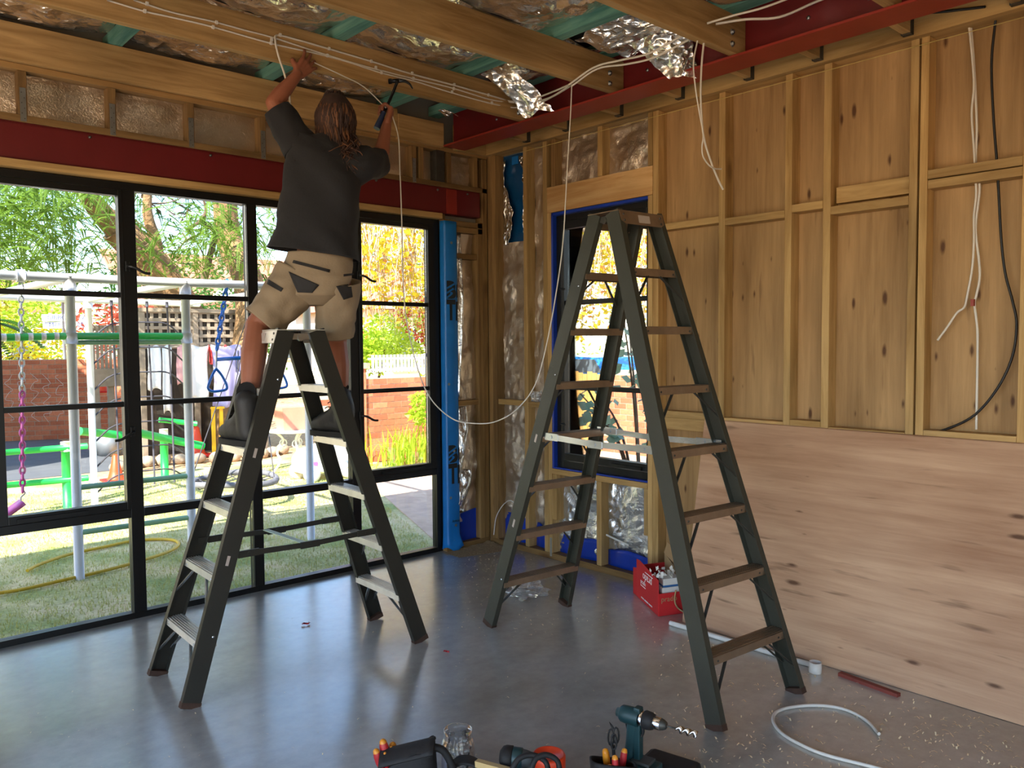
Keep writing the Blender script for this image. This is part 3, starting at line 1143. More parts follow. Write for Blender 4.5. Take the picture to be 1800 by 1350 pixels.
def ladder(name, label, cx, cy, yaw, H, n, a, t, wf_, wt, m_rail, m_step, m_brace, spread_z, spread_m, link=None, braced=(), arm_h=.026):
    L = empty(name, (cx, cy, 0), yaw, label, 'ladder', 'step ladders')
    MW = L.matrix_world

    def W(u, w_, z):
        return MW @ Vector((u, w_, z))
    udir = (MW.to_3x3() @ Vector((1, 0, 0)))
    wdir = (MW.to_3x3() @ Vector((0, 1, 0)))

    def rail_u(s, z):
        return s * (a + (t - a) * z / H)

    def half_w(z):
        return (wf_ + (wt - wf_) * z / H) / 2
    for s in (-1, 1):
        for q in (-1, 1):
            mb = MB()
            p0, p1 = W(rail_u(s, 0.01), q * half_w(0), .012), W(rail_u(s, H), q * half_w(H), H)
            d = (p1 - p0).normalized()
            wid, fl, th = .084, .030, .004
            across = (udir - d * udir.dot(d)).normalized()
            inn = d.cross(across).normalized()
            if inn.dot(wdir * -q) < 0:
                inn = -inn
            mb.bar(p0, p1, wid, th, side=across)
            for e in (-1, 1):
                o = across * (e * (wid / 2 - th / 2)) + inn * (fl / 2)
                mb.bar(p0 + o, p1 + o, th, fl, side=across)
            r_ = mb.build('rail', m_rail, L)
            # rubber shoe
            fm = MB()
            f0 = W(rail_u(s, 0), q * half_w(0), 0.001)
            fm.bar(f0 + inn * .013, f0 + inn * .013 + d * .026, wid + .004, fl + .004, side=across)
            fm.build('shoe', 'foot_rubber', r_)
            for zz in (.30, .62, 1.1, 1.45, 1.9):
                if zz < H - .1 and (s + q) != 0:
                    c_ = p0 + d * ((zz - .012) / d.z)
                    st = MB()
                    if zz in (.62, 1.1):
                        st.bar(c_ - inn * .0028 - d * .02, c_ - inn * .0028 + d * .025, .014, .0012, side=across)
                        st.build('rating_tag', 'sticker', r_)
                    else:
                        st.lathe([(0, 0), (.006, 0), (.006, .003), (0, .004)], 8, c_ - inn * .002 + across * .02, -inn)
                        st.build('rivet', 'bright_steel', r_)
    for s in (-1, 1):
        for k_ in range(1, n):
            z = H / n * k_
            u = rail_u(s, z)
            hw = half_w(z) - .004
            mb = MB()
            for (u0, u1, z0, z1) in ((-.042, .042, -.005, 0), (-.042, -.037, -.034, -.005), (.037, .042, -.034, -.005)):
                vs = []
                for ww in (-hw, hw):
                    for (uu, zz) in ((u0, z0), (u1, z0), (u1, z1), (u0, z1)):
                        vs.append(W(u + uu, ww, z + zz))
                mb.add(vs, [(0, 1, 2, 3), (7, 6, 5, 4), (0, 4, 5, 1), (1, 5, 6, 2), (2, 6, 7, 3), (3, 7, 4, 0)])
            st = mb.build('step', m_step, L)
            rg = MB()
            for uu in (-.03, -.018, -.006, .006, .018, .03):
                rg.bar(W(u + uu, -hw, z + .001), W(u + uu, hw, z + .001), .005, .003, side=udir)
            rg.build('tread_ribs', m_step, st)
            for ww in (-hw * .78, hw * .78):
                MB().lathe([(0, 0), (.005, 0), (.005, .002), (0, .003)], 8, W(u + s * .042, ww, z - .02), udir * s).build('rivet', 'bright_steel' if m_step == 'alu_step' else 'dark_zinc', st)
            if k_ in braced:
                for q in (-1, 1):
                    for uo in ((-.03, .03) if k_ == 1 else (s * .034,)):
                        MB().bar(W(u + uo, q * (hw - .13), z - .03), W(rail_u(s, z - .155) + uo, q * (half_w(z - .155) - .012), z - .155), .014, .004, side=udir).build('brace', m_brace, L)
    # top cap
    hw = half_w(H) + .006
    cp = MB()
    cp.add([W(u, ww, zz) for ww in (-hw, hw) for (u, zz) in ((-t - .045, H - .06), (t + .045, H - .06), (t + .04, H + .004), (-t - .04, H + .004))],
           [(0, 1, 2, 3), (7, 6, 5, 4), (0, 4, 5, 1), (1, 5, 6, 2), (2, 6, 7, 3), (3, 7, 4, 0)])
    # the cap is two face plates and a thin top
    capo = MB()
    for s in (-1, 1):
        capo.add([W(s * (t + off), ww, zz) for ww in (-hw + .008, hw - .008) for (off, zz) in ((.060, H - .062), (.064, H - .062), (.046, H), (.042, H))],
                 [(0, 1, 2, 3), (7, 6, 5, 4), (0, 4, 5, 1), (1, 5, 6, 2), (2, 6, 7, 3), (3, 7, 4, 0)])
    capo.add([W(u, ww, zz) for ww in (-hw, hw) for (u, zz) in ((-t - .046, H), (t + .046, H), (t + .046, H + .005), (-t - .046, H + .005))],
             [(0, 1, 2, 3), (7, 6, 5, 4), (0, 4, 5, 1), (1, 5, 6, 2), (2, 6, 7, 3), (3, 7, 4, 0)])
    cap = capo.build('top_cap', m_step, L, .002)
    for s in (-1, 1):
        MB().add([W(s * (t + .0605), ww, zz) if zz < H - .03 else W(s * (t + .0525), ww, zz) for ww, zz in ((-.03, H - .05), (.05, H - .05), (.05, H - .012), (-.03, H - .012))], [(0, 1, 2, 3)]).build('label_sticker', 'sticker', cap, solid=.001)
        for ww in (-hw * .8, hw * .8):
            for zz in (H - .015, H - .045):
                MB().lathe([(0, 0), (.006, 0), (.006, .003), (0, .003)], 8, W(s * (t + .047 + (H - zz) * .25), ww, zz), udir * s).build('rivet', 'dark_zinc', cap)
    for q in (-1, 1):
        hn = MB()
        hn.cyl(W(0, q * (hw - .01), H - .035), W(0, q * (hw - .03), H - .035), .018, 10)
        hn.bar(W(-t, q * (hw - .018), H - .03), W(t, q * (hw - .018), H - .03), .012, .03, side=wdir)
        hn.build('hinge', m_brace, L)
    # spreaders
    for q in (-1, 1):
        z = spread_z
        hw = half_w(z) - .014
        A, B = W(rail_u(-1, z), q * hw, z), W(rail_u(1, z), q * hw, z)
        mid = (A + B) / 2 + Vector((0, 0, -.012))
        sp = MB()
        sp.bar(A, A.lerp(mid, .97), .004, arm_h, side=wdir)
        sp.bar(B, B.lerp(mid, .97), .004, arm_h, side=wdir)
        so = sp.build('spreader', spread_m, L)
        for f_ in (.12, .5, .88):
            kn = MB()
            c_ = A.lerp(mid, f_ * 2) if f_ < .5 else mid.lerp(B, (f_ - .5) * 2)
            kn.bar(c_ - udir * .05, c_ + udir * .05, .010, arm_h * 1.25, side=wdir)
            kn.cyl(c_ - wdir * .008, c_ + wdir * .008, .008, 8)
            kn.build('spreader_joint', spread_m, so)
    if link:
        z = spread_z
        hw = half_w(z) - .014
        MB().bar(W(-.03, -hw, z + .0), W(-.06, hw, z + .0), .03, .004, side=udir).build('pull_bar', link, L)
    return L


ladder('step_ladder', 'shorter black fibreglass step ladder that the worker stands on', -2.295, -1.145, -.035, 1.68, 6, .612, .08, .50, .30,
       'fibreglass_black', 'alu_step', 'bright_steel', .64, 'fibreglass_black', 'pale_link', (1, 2))
ladder('step_ladder', 'taller empty dark grey step ladder in front of the narrow window', -1.035, -2.29, -math.pi / 2 - .074, 2.24, 8, .80, .06, .60, .31,
       'fibreglass', 'alu_worn', 'dark_zinc', 1.12, 'bright_steel', None, (1, 2, 3, 4, 5, 7), .03)

# ------------------------------------------------------------------ leaning plywood sheet
sheet = MB()
yA, yB = -2.06, -4.46
T = Vector((.94, 0, .34)) * .012
bl, tl = Vector((-.418, 0, 0.002)), Vector((-.016, 0, 1.132))
vs = []
for y in (yA, yB):
    for p in (bl, tl, tl + T, bl + T):
        vs.append(Vector((p.x, y - (.13 if (y == yA and p.z < .5) else 0), max(p.z, .001))))
sheet.add(vs, [(0, 1, 2, 3), (7, 6, 5, 4), (0, 4, 5, 1), (1, 5, 6, 2), (2, 6, 7, 3), (3, 7, 4, 0)])
tag(sheet.build('plywood_sheet', 'ply_sheet'), 'large pinkish plywood sheet leaning on its long edge against the stud wall', 'plywood')

# ------------------------------------------------------------------ cables
mat('cable_grey', '#c9c6c0', .45)


def vplane(u, v, A, B):
    """point at frame position (u, v) on the upright plane through A and B"""
    n_ = (Vector(B) - Vector(A)).cross(Vector((0, 0, 1)))
    ray = px(u, v, d=1.) - CAM
    t = (Vector(A) - CAM).dot(n_) / ray.dot(n_)
    return CAM + ray * t


def cable(label, pts, r=.004, m='white_cable', n=6, name='electrical_cable', cat='cable', group=None, clips=()):
    c_ = MB().tube(smooth_path(pts, 6), r, n).build(name, m)
    tag(c_, label, cat, group)
    for p in clips:
        p = Vector(p)
        MB().box((p.x - .006, p.y - .009, p.z - .008), (p.x + .006, p.y + .002, p.z + .008)).build('clip', 'white_plastic', c_)
    return c_


JF = -.927


def on2(u, v):
    return px(u, v, y=JF)


E2 = px(905, 178, y=-.93)
B3 = px(1003, 148, y=-1.66)
cable('uppermost white cable clipped along the second joist with a dropping tail', [px(512, 205, y=-1.05), px(508, 165, y=-1.0), px(500, 130, y=-.97), px(490, 100, y=-.95), px(484, 72, y=-.94)] + [on2(u, v) for u, v in ((489, 62), (530, 72), (575, 85), (650, 107), (720, 129), (795, 149), (870, 170), (898, 178))] + [px(930, 176, y=-1.1), px(965, 164, y=-1.35), B3], .0055,
      clips=[on2(u, v) for u, v in ((492, 62), (578, 86), (652, 108), (724, 129), (798, 149), (858, 167))])
cable('middle white cable clipped along the second joist above the worker', [on2(u, v) for u, v in ((235, 0), (300, 21), (375, 38), (430, 53), (480, 66), (560, 92), (640, 116), (730, 139), (796, 155), (862, 175), (900, 180))] + [px(930, 180, y=-1.1), px(965, 172, y=-1.35), px(1004, 149, y=-1.655)], .0045,
      clips=[on2(u, v) for u, v in ((258, 7), (380, 40), (477, 70), (660, 119), (726, 138), (797, 156))])
cable('lowest white cable clipped along the second joist above the worker', [on2(u, v) for u, v in ((188, 0), (255, 20), (300, 30), (373, 47), (476, 76), (560, 95), (612, 109), (670, 128), (730, 143), (794, 163), (860, 181), (902, 189))] + [px(940, 184, y=-1.15), px(975, 168, y=-1.4), px(1005, 150, y=-1.65)], .0045,
      clips=[on2(u, v) for u, v in ((254, 20), (374, 48), (476, 76), (575, 98), (670, 128), (794, 162), (864, 181))])
HA = Vector((-1.585, -1.03, 2.93))
tag_pts = [(695, 197), (700, 240), (703, 300), (706, 380), (708, 470), (714, 560), (735, 650), (758, 702), (795, 736), (830, 744), (868, 742), (905, 722), (940, 678), (962, 600), (980, 500), (990, 420), (997, 300), (1003, 200), (1005, 150)]
cable('long thin white cable looping from the raised hammer hand to the third joist', [HA] + [vplane(u, v, HA, B3) for u, v in tag_pts[1:]], .0035)
cable('thin white cable pulled taut between the two raised hands', [px(548, 108, y=-.965), px(600, 132, y=-.985), px(640, 153, y=-1.0), HA + Vector((-.03, 0, .01))], .003)
for i, (a_, lab) in enumerate((([(1000, 149), (1045, 118), (1090, 106), (1140, 94), (1200, 62)], 'upper white cable crossing from third joist into the torn foil'),
                               ([(1005, 151), (1050, 121), (1100, 113), (1150, 101), (1210, 70)], 'lower white cable crossing from third joist into the torn foil'))):
    cable(lab, [px(u, v, y=-1.70 - .2 * k_) for k_, (u, v) in enumerate(a_)], .0055)
cable('upper pair white cable sweeping over the red beam at the top edge', [px(u, v, y=-2.58 - .12 * k_) for k_, (u, v) in enumerate(((1243, 41), (1290, 27), (1340, 14), (1400, -8)))], .0055)
cable('lower pair white cable sweeping over the red beam at the top edge', [px(u, v, y=-2.58 - .12 * k_) for k_, (u, v) in enumerate(((1258, 42), (1310, 34), (1370, 30), (1430, 5), (1480, -15)))], .0065)
yj = -2.545
cable('white cable end hanging below the fourth joist with hooked tip', [px(u, v, y=yj) for u, v in ((1226, 72), (1219, 110), (1222, 150), (1228, 190), (1236, 235), (1234, 258), (1236, 275), (1246, 290), (1256, 296), (1268, 297))], .004)
cable('longer white cable end hanging straight below the fourth joist', [px(u, v, y=yj + .02) for u, v in ((1237, 76), (1233, 120), (1232, 180), (1237, 240), (1250, 285), (1262, 315), (1271, 333))], .0055)
# on the right wall
wx = .045
cable('pair of twisted white cables hanging in the last stud bay', [px(u, v, x=wx) for u, v in ((1703, 42), (1708, 90), (1712, 150), (1708, 200), (1712, 260), (1714, 300), (1716, 340), (1712, 380), (1712, 420), (1709, 470), (1700, 520), (1695, 540), (1682, 550), (1665, 575), (1648, 598))], .0055)
cable('white cable with red tape tag hanging in the last stud bay', [px(u, v, x=wx + .012) for u, v in ((1706, 42), (1711, 100), (1715, 170), (1717, 230), (1715, 290), (1722, 330), (1715, 400), (1721, 460), (1722, 490), (1716, 520), (1713, 535), (1718, 580), (1718, 640), (1717, 700), (1716, 755))], .006)
cable('black cable curving across the last stud bay to the double stud', [px(u, v, x=wx) for u, v in ((1750, 35), (1743, 110), (1746, 200), (1752, 280), (1755, 330), (1760, 420), (1767, 480), (1780, 530), (1787, 570), (1780, 625), (1755, 680), (1715, 728), (1670, 752), (1625, 764), (1600, 764))], .006, 'black_rubber')
cable('black cable stub lying in the top corner beneath the ledger', [px(u, v, x=-.06) for u, v in ((1570, 8), (1600, 20), (1640, 22), (1690, 17), (1732, 12))], .006, 'black_rubber')
red = bx('tape_tag', 'red_steel_bright', px(1706, 526, x=.03), px(1714, 538, x=.05))
tag(red, 'small red tape tag wrapped on white cables', 'tape')
sl = MB().tube([px(915, 268, x=-.02), px(1350, 152, x=-.02), px(1830, 22, x=-.02)], .0018, 5).build('string_line', 'string_yellow')
tag(sl, 'thin yellow string line stretched below the ledger along the wall', 'string')
cable('thin white cable rising in a loop beside the corner post', [px(u, v, x=-.015) for u, v in ((868, 940), (872, 910), (884, 888), (897, 880), (908, 890), (915, 905))], .004)
# ------------------------------------------------------------------ the worker on the ladder
from mathutils.bvhtree import BVHTree
mat('skin', '#935a43', .55, 0, .06, 14, .05, 60)
mat('shirt_cloth', '#171618', .9, 0, .12, 5, .15, 90)
mat('shorts_cloth', '#8f7d66', .9, 0, .1, 6, .15, 90)
mat('pocket_black', '#1c1a1b', .8)
mat('boot_black', '#1b1b1c', .6, 0, .2, 12, .2, 40)
mat('sole_black', '#0e0e0e', .8)
mat('sock_black', '#0c0c0e', .95)
mat('hair_brown', '#2e180d', .75, 0, .4, 9)
mat('hair_light', '#5e3a20', .6, 0, .35, 9)
mat('hammer_steel', '#17191b', .3, .7)
mat('hammer_grip', '#1b2c52', .5)

man = empty('person', (-2.29, -1.145, 1.12), 0, 'worker in black shirt and khaki shorts on the shorter ladder, both arms raised', 'person')
LAT = Vector((.80, -.60, 0)).normalized()
DEP = Vector((.60, .80, 0)).normalized()
UP = Vector((0, 0, 1))


def remeshed(mb, name, m, parent, voxel=.007, smooth=8):
    o = mb.build(name, m, parent)
    md = o.modifiers.new('union', 'REMESH')
    md.mode = 'VOXEL'
    md.voxel_size = voxel
    md.use_smooth_shade = True
    if smooth:
        m2 = o.modifiers.new('soft', 'SMOOTH')
        m2.iterations = smooth
        m2.factor = .5
    dg = bpy.context.evaluated_depsgraph_get()
    me_ = bpy.data.meshes.new_from_object(o.evaluated_get(dg))
    o.modifiers.clear()
    o.data = me_
    if not me_.materials:
        me_.materials.append(MATS[m])
    me_.polygons.foreach_set('use_smooth', [True] * len(me_.polygons))
    return o


def seg(mb, pts, rads, n=14):
    P = smooth_path(pts, 6)
    k_ = len(P) - 1
    R = []
    for i in range(len(P)):
        t = i / k_ * (len(rads) - 1)
        j = min(int(t), len(rads) - 2)
        R.append(rads[j] + (rads[j + 1] - rads[j]) * (t - j))
    mb.tube(P, R, n)
    mb.ell(P[0], R[0], n=n)
    mb.ell(P[-1], R[-1], n=n)


SHL, SHR = px(512, 232, y=-1.02), px(637, 288, y=-1.26)
EL_L, WR_L = px(481, 181, y=-.985), px(523, 131, y=-.985)
EL_R, WR_R = px(667, 286, y=-1.09), px(680, 219, y=-1.05)
NECK, HEAD = px(578, 262, y=-1.13), px(590, 213, y=-1.12)
CHEST = px(567, 320, y=-1.15)
BELLY = px(562, 410, y=-1.15)
PELV = px(560, 478, y=-1.15)
HIP_L, HIP_R = px(528, 492, y=-1.11), px(592, 500, y=-1.19)
KN_L, KN_R = px(452, 572, y=-1.03), px(590, 600, y=-1.09)
AN_L, AN_R = Vector((-2.553, -1.215, 1.235)), Vector((-2.035, -1.20, 1.235))

body = MB()
seg(body, [PELV + UP * .0, PELV + UP * .05, BELLY, CHEST - UP * .05, CHEST + UP * .08], [.11, .115, .105, .10, .085])
seg(body, [CHEST + UP * .06, NECK - UP * .02, NECK + UP * .05, HEAD - UP * .05], [.075, .058, .054, .055])
seg(body, [SHL + (CHEST - SHL) * .45, SHL], [.06, .055])
seg(body, [SHR + (CHEST - SHR) * .45, SHR], [.06, .055])
seg(body, [SHL, SHL.lerp(EL_L, .5), EL_L], [.056, .052, .041])
seg(body, [EL_L, EL_L.lerp(WR_L, .3), EL_L.lerp(WR_L, .75), WR_L], [.041, .044, .032, .026])
seg(body, [SHR, SHR.lerp(EL_R, .5), EL_R], [.056, .052, .041])
seg(body, [EL_R, EL_R.lerp(WR_R, .3), EL_R.lerp(WR_R, .75), WR_R], [.041, .044, .032, .026])
seg(body, [HIP_L, HIP_L.lerp(KN_L, .5), KN_L], [.075, .075, .060])
seg(body, [HIP_R, HIP_R.lerp(KN_R, .5), KN_R], [.075, .075, .060])
for kn, an in ((KN_L, AN_L), (KN_R, AN_R)):
    calf = kn.lerp(an, .33) + Vector((-.012, -.022, 0))
    seg(body, [kn, calf, kn.lerp(an, .7), an], [.058, .062, .045, .038])
# head with jaw, nose, ears, brow
HX = Matrix((LAT, DEP, UP)).transposed()
body.ell(HEAD + UP * .02, .076, .095, .108, 20, 14, HX)
body.ell(HEAD + DEP * .045 - UP * .055, .056, .055, .055, 14, 10, HX)
body.ell(HEAD + DEP * .10 - UP * .015, .012, .02, .018, 10, 8, HX)
body.ell(HEAD + DEP * .088 + UP * .025, .05, .012, .012, 10, 8, HX)
body.ell(HEAD + DEP * .094 - UP * .052, .022, .008, .006, 10, 8, HX)
for s in (-1, 1):
    body.ell(HEAD + LAT * (.078 * s) - DEP * .005 - UP * .01, .010, .02, .03, 10, 8, HX)
    body.ell(HEAD + LAT * (.03 * s) + DEP * .088 + UP * .005, .013, .008, .008, 10, 8, HX)


def hand(mb, wrist, d, nrm, curl, spread=.2, thumb=1, scale=1., tcurl=.5):
    """palm and five fingers: d points along the fingers, nrm out of the palm, thumb on the +side"""
    d = d.normalized()
    nrm = (nrm - d * nrm.dot(d)).normalized()
    s = d.cross(nrm) * thumb
    kn = []
    for i, o in enumerate((.030, .010, -.010, -.028)):
        k_ = wrist + d * (.088 - .006 * abs(i - 1)) * scale + s * o * scale - nrm * .004
        seg(mb, [wrist + s * o * .55 * scale + d * .01, k_], [.016 * scale, .0125 * scale], 8)
        kn.append(k_)
    for i, k_ in enumerate(kn):
        L_ = [(.044, .027, .021), (.049, .031, .022), (.046, .029, .021), (.036, .021, .019)][i]
        a = 0.
        p = k_
        P = [p]
        dd = (d + s * spread * (.5 - i / 3.)).normalized()
        for j, l_ in enumerate(L_):
            a += curl[j]
            v = dd * math.cos(a) + nrm * math.sin(a)
            p = p + v * l_ * scale
            P.append(p)
        for j in range(3):
            r0 = (.0098, .0090, .0080)[j] * scale
            seg(mb, [P[j], P[j + 1]], [r0, r0 * .93], 8)
    t0 = wrist + d * .022 * scale + s * .024 * scale
    t1 = t0 + (d * .55 + s * .75 + nrm * .35).normalized() * .042 * scale
    t2 = t1 + (d * .85 + s * (.35 - tcurl * .6) + nrm * (.25 + tcurl)).normalized() * .034 * scale
    t3 = t2 + (d * .8 + s * (.1 - tcurl) + nrm * (.2 + tcurl)).normalized() * .026 * scale
    seg(mb, [t0, t1], [.015 * scale, .0125 * scale], 8)
    seg(mb, [t1, t2], [.0118 * scale, .0105 * scale], 8)
    seg(mb, [t2, t3], [.0105 * scale, .0085 * scale], 8)


hl_dir = (px(560, 92, y=-.95) - WR_L)
hand(body, WR_L, hl_dir, Vector((.15, 1, .1)), (.12, .4, .35), .55, 1, 1.1)
_hd = ((WR_R - EL_R).normalized() * .9 + Vector((.1, .0, .1))).normalized()
_fc = WR_R + _hd * .092 + Vector((-.75, .6, .2)).normalized() * .024
HM_TOP, HM_END = px(699, 142, y=_fc.y), px(662, 226, y=_fc.y)
HM_D = (HM_TOP - HM_END).normalized()
GRIP = HM_END.lerp(HM_TOP, .50)
to_grip = (GRIP - WR_R)
fd = (to_grip - HM_D * to_grip.dot(HM_D)).normalized()
# a fist closed on the handle: fingers run across the handle and wrap it
hd = (WR_R - EL_R).normalized()
hand(body, WR_R, hd * .9 + Vector((.1, .0, .1)), Vector((-.75, .6, .2)), (1.05, 1.45, .9), .05, -1, 1.15, .9)
remeshed(body, 'body', 'skin', man, .0045, 4)

# hammer held in the fist: a thing of its own
hm = empty('hammer', HM_END, 0, 'black claw hammer with blue grip in the raised right hand', 'hammer')
MB().tube(smooth_path([HM_END.lerp(HM_TOP, .28), HM_END.lerp(HM_TOP, .6) + Vector((.004, 0, 0)), HM_TOP], 5), [.0085] * 11, 10).build('shaft', 'hammer_steel', hm)
MB().tube(smooth_path([HM_END, HM_END.lerp(HM_TOP, .15), HM_END.lerp(HM_TOP, .34)], 5), [.019, .0185, .018, .0175, .017, .0165, .016, .015, .014, .0135, .013], 12).build('grip', 'hammer_grip', hm)
hx = (LAT * .9 - DEP * .25).normalized()
hd_ = MB()
hd_.tube([HM_TOP - hx * .052, HM_TOP - hx * .036, HM_TOP - hx * .034, HM_TOP + hx * .012], [.015, .015, .011, .013], 12)
hd_.tube(smooth_path([HM_TOP + hx * .006, HM_TOP + hx * .04 - UP * .004, HM_TOP + hx * .07 - UP * .022, HM_TOP + hx * .088 - UP * .05], 4), [.012 - .0007 * i for i in range(13)], 8)
hd_.build('head', 'hammer_steel', hm)


# ---- clothes as lofted cloth surfaces
def loft(rings, nu=48, nv=40, fold=None, expo=2.4):
    """rings: (centre, lateral axis, depth axis, half width, half depth); returns surface function"""
    def fn(a, b):
        t = b * (len(rings) - 1)
        i = min(int(t), len(rings) - 2)
        f_ = t - i
        f_ = f_ * f_ * (3 - 2 * f_) * .5 + f_ * .5
        A, B = rings[i], rings[i + 1]
        c_ = A[0].lerp(B[0], f_)
        la_, de_ = A[1].lerp(B[1], f_), A[2].lerp(B[2], f_)
        w_, d_ = A[3] + (B[3] - A[3]) * f_, A[4] + (B[4] - A[4]) * f_
        th = a * 2 * math.pi
        cs, sn = math.cos(th), math.sin(th)
        ex = 2. / expo
        p = c_ + la_ * (w_ * math.copysign(abs(cs) ** ex, cs)) + de_ * (d_ * math.copysign(abs(sn) ** ex, sn))
        if fold:
            nn = (la_ * cs * d_ + de_ * sn * w_).normalized()
            p = p + nn * fold(a, b, p)
        return p
    return fn


def shirt_fold(a, b, p):
    q = Vector((p.dot(LAT) * 5 + p.z * 4.5, p.dot(DEP) * 3, p.z * 1.6))
    return .020 * mnoise.noise(q) + .011 * mnoise.noise(q * 2.1) + .004 * mnoise.noise(q * 5) + .012 * max(0, .35 - b) * math.sin(a * 30 + 2 * mnoise.noise(q))


latS = (LAT + UP * -.10).normalized()
hemC = px(553, 447, y=-1.15)
rings = [(hemC, (LAT + UP * -.15), DEP, .228, .155),
         (px(557, 405, y=-1.15), (LAT + UP * -.13), DEP, .212, .15),
         (px(561, 350, y=-1.15), (LAT + UP * -.12), DEP, .195, .145),
         (px(566, 305, y=-1.145), (LAT + UP * -.2), DEP, .193, .14),
         (px(570, 278, y=-1.14), (LAT + UP * -.34), DEP, .185, .125),
         (px(573, 258, y=-1.135), (LAT + UP * -.42), DEP, .150, .105),
         (px(576, 247, y=-1.13), (LAT + UP * -.2), DEP, .085, .085),
         (px(577, 240, y=-1.125), LAT, DEP, .068, .072)]
sh = MB()
sfn = loft(rings, fold=shirt_fold)
sh.grid(sfn, 64, 64, closed_u=True)


def tube_cloth(mb, path, rads, seed, nu=36, nv=20, amp=.006, flat=1.):
    P = smooth_path(path, 6)
    k_ = len(P) - 1

    def fn(a, b):
        t = b * k_
        i = min(int(t), k_ - 1)
        c_ = P[i].lerp(P[i + 1], t - i)
        d = (P[min(i + 1, k_)] - P[max(i - 1, 0)]).normalized()
        s0 = d.cross(DEP).normalized()
        s1 = d.cross(s0).normalized()
        tt = b * (len(rads) - 1)
        j = min(int(tt), len(rads) - 2)
        r = rads[j] + (rads[j + 1] - rads[j]) * (tt - j)
        th = a * 2 * math.pi
        nn = s0 * math.cos(th) + s1 * math.sin(th) * flat
        q = c_ * 7 + nn * .8 + Vector((seed, 0, 0))
        return c_ + nn * (r + amp * 1.6 * mnoise.noise(q * 1.3) + amp * mnoise.noise(q * 3))
    mb.grid(fn, nu, nv, closed_u=True)
    return fn


tube_cloth(sh, [SHL + (CHEST - SHL) * .35, SHL + Vector((-.005, 0, .0)), SHL.lerp(EL_L, .62), SHL.lerp(EL_L, .80)], [.10, .088, .078, .074], 3)
tube_cloth(sh, [SHR + (CHEST - SHR) * .35, SHR, SHR.lerp(EL_R, .55), SHR.lerp(EL_R, .78)], [.10, .088, .083, .082], 5)
so = sh.build('shirt', 'shirt_cloth', man, solid=.004, soff=-1)

shm = MB()
latH = Vector((.9, -.43, 0)).normalized()
depH = Vector((.43, .9, 0)).normalized()
wr_ = [(px(556, 538, y=-1.15), latH, depH, .06, .05), (px(553, 520, y=-1.15), latH, depH, .155, .12), (px(556, 490, y=-1.15), latH, depH, .182, .138), (px(560, 468, y=-1.15), latH, depH, .175, .13), (px(563, 445, y=-1.15), latH, depH, .165, .122)]
sfold = lambda a, b, p: .006 * mnoise.noise(p * 11) + .004 * mnoise.noise(p * 26)
shm.grid(loft(wr_, fold=sfold), 56, 24, closed_u=True)
HEML = px(459, 566, y=-1.035)
HEMR = px(588, 589, y=-1.10)
tube_cloth(shm, [HIP_L + UP * .02, HIP_L.lerp(HEML, .35), HIP_L.lerp(HEML, .7), HEML], [.124, .122, .112, .106], 7, 44, 30, .009)
tube_cloth(shm, [HIP_R + UP * .02, HIP_R.lerp(HEMR, .4), HIP_R.lerp(HEMR, .75), HEMR], [.122, .116, .104, .096], 9, 44, 30, .009)
sh_o = shm.build('shorts', 'shorts_cloth', man, solid=.004, soff=-1)
bvh_v = [tuple(p) for p in shm.v]
bvh = BVHTree.FromPolygons(bvh_v, shm.f)


def patch(name, poly, m, parent, n=10, off=.004):
    """cloth patch sewn on the shorts: quad outline of four corners laid on the cloth surface"""
    A, B, C, D = [Vector((*p, 0)) for p in poly]
    vs, ok = [], True
    for j in range(n + 1):
        for i in range(n + 1):
            q = A.lerp(B, i / n).lerp(D.lerp(C, i / n), j / n)
            ray = (px(q.x, q.y, d=1.) - CAM).normalized()
            hit = bvh.ray_cast(CAM, ray)
            p = hit[0] if hit[0] is not None else px(q.x, q.y, y=-1.25)
            vs.append(p - ray * off)
    fs = [(j * (n + 1) + i, j * (n + 1) + i + 1, (j + 1) * (n + 1) + i + 1, (j + 1) * (n + 1) + i) for j in range(n) for i in range(n)]
    return MB().add(vs, fs, True).build(name, m, parent, solid=.002)


patch('seat_patch', [(507, 477), (561, 501), (549, 515), (523, 514)], 'pocket_black', sh_o)
patch('seat_patch', [(591, 503), (617, 499), (620, 522), (604, 527)], 'pocket_black', sh_o)
patch('thigh_pocket', [(472, 491), (498, 507), (494, 513), (469, 499)], 'pocket_black', sh_o)
patch('belt', [(516, 457), (580, 474), (579, 479), (514, 462)], 'pocket_black', sh_o)
patch('zip', [(604, 482), (622, 480), (622, 484), (604, 486)], 'pocket_black', sh_o)

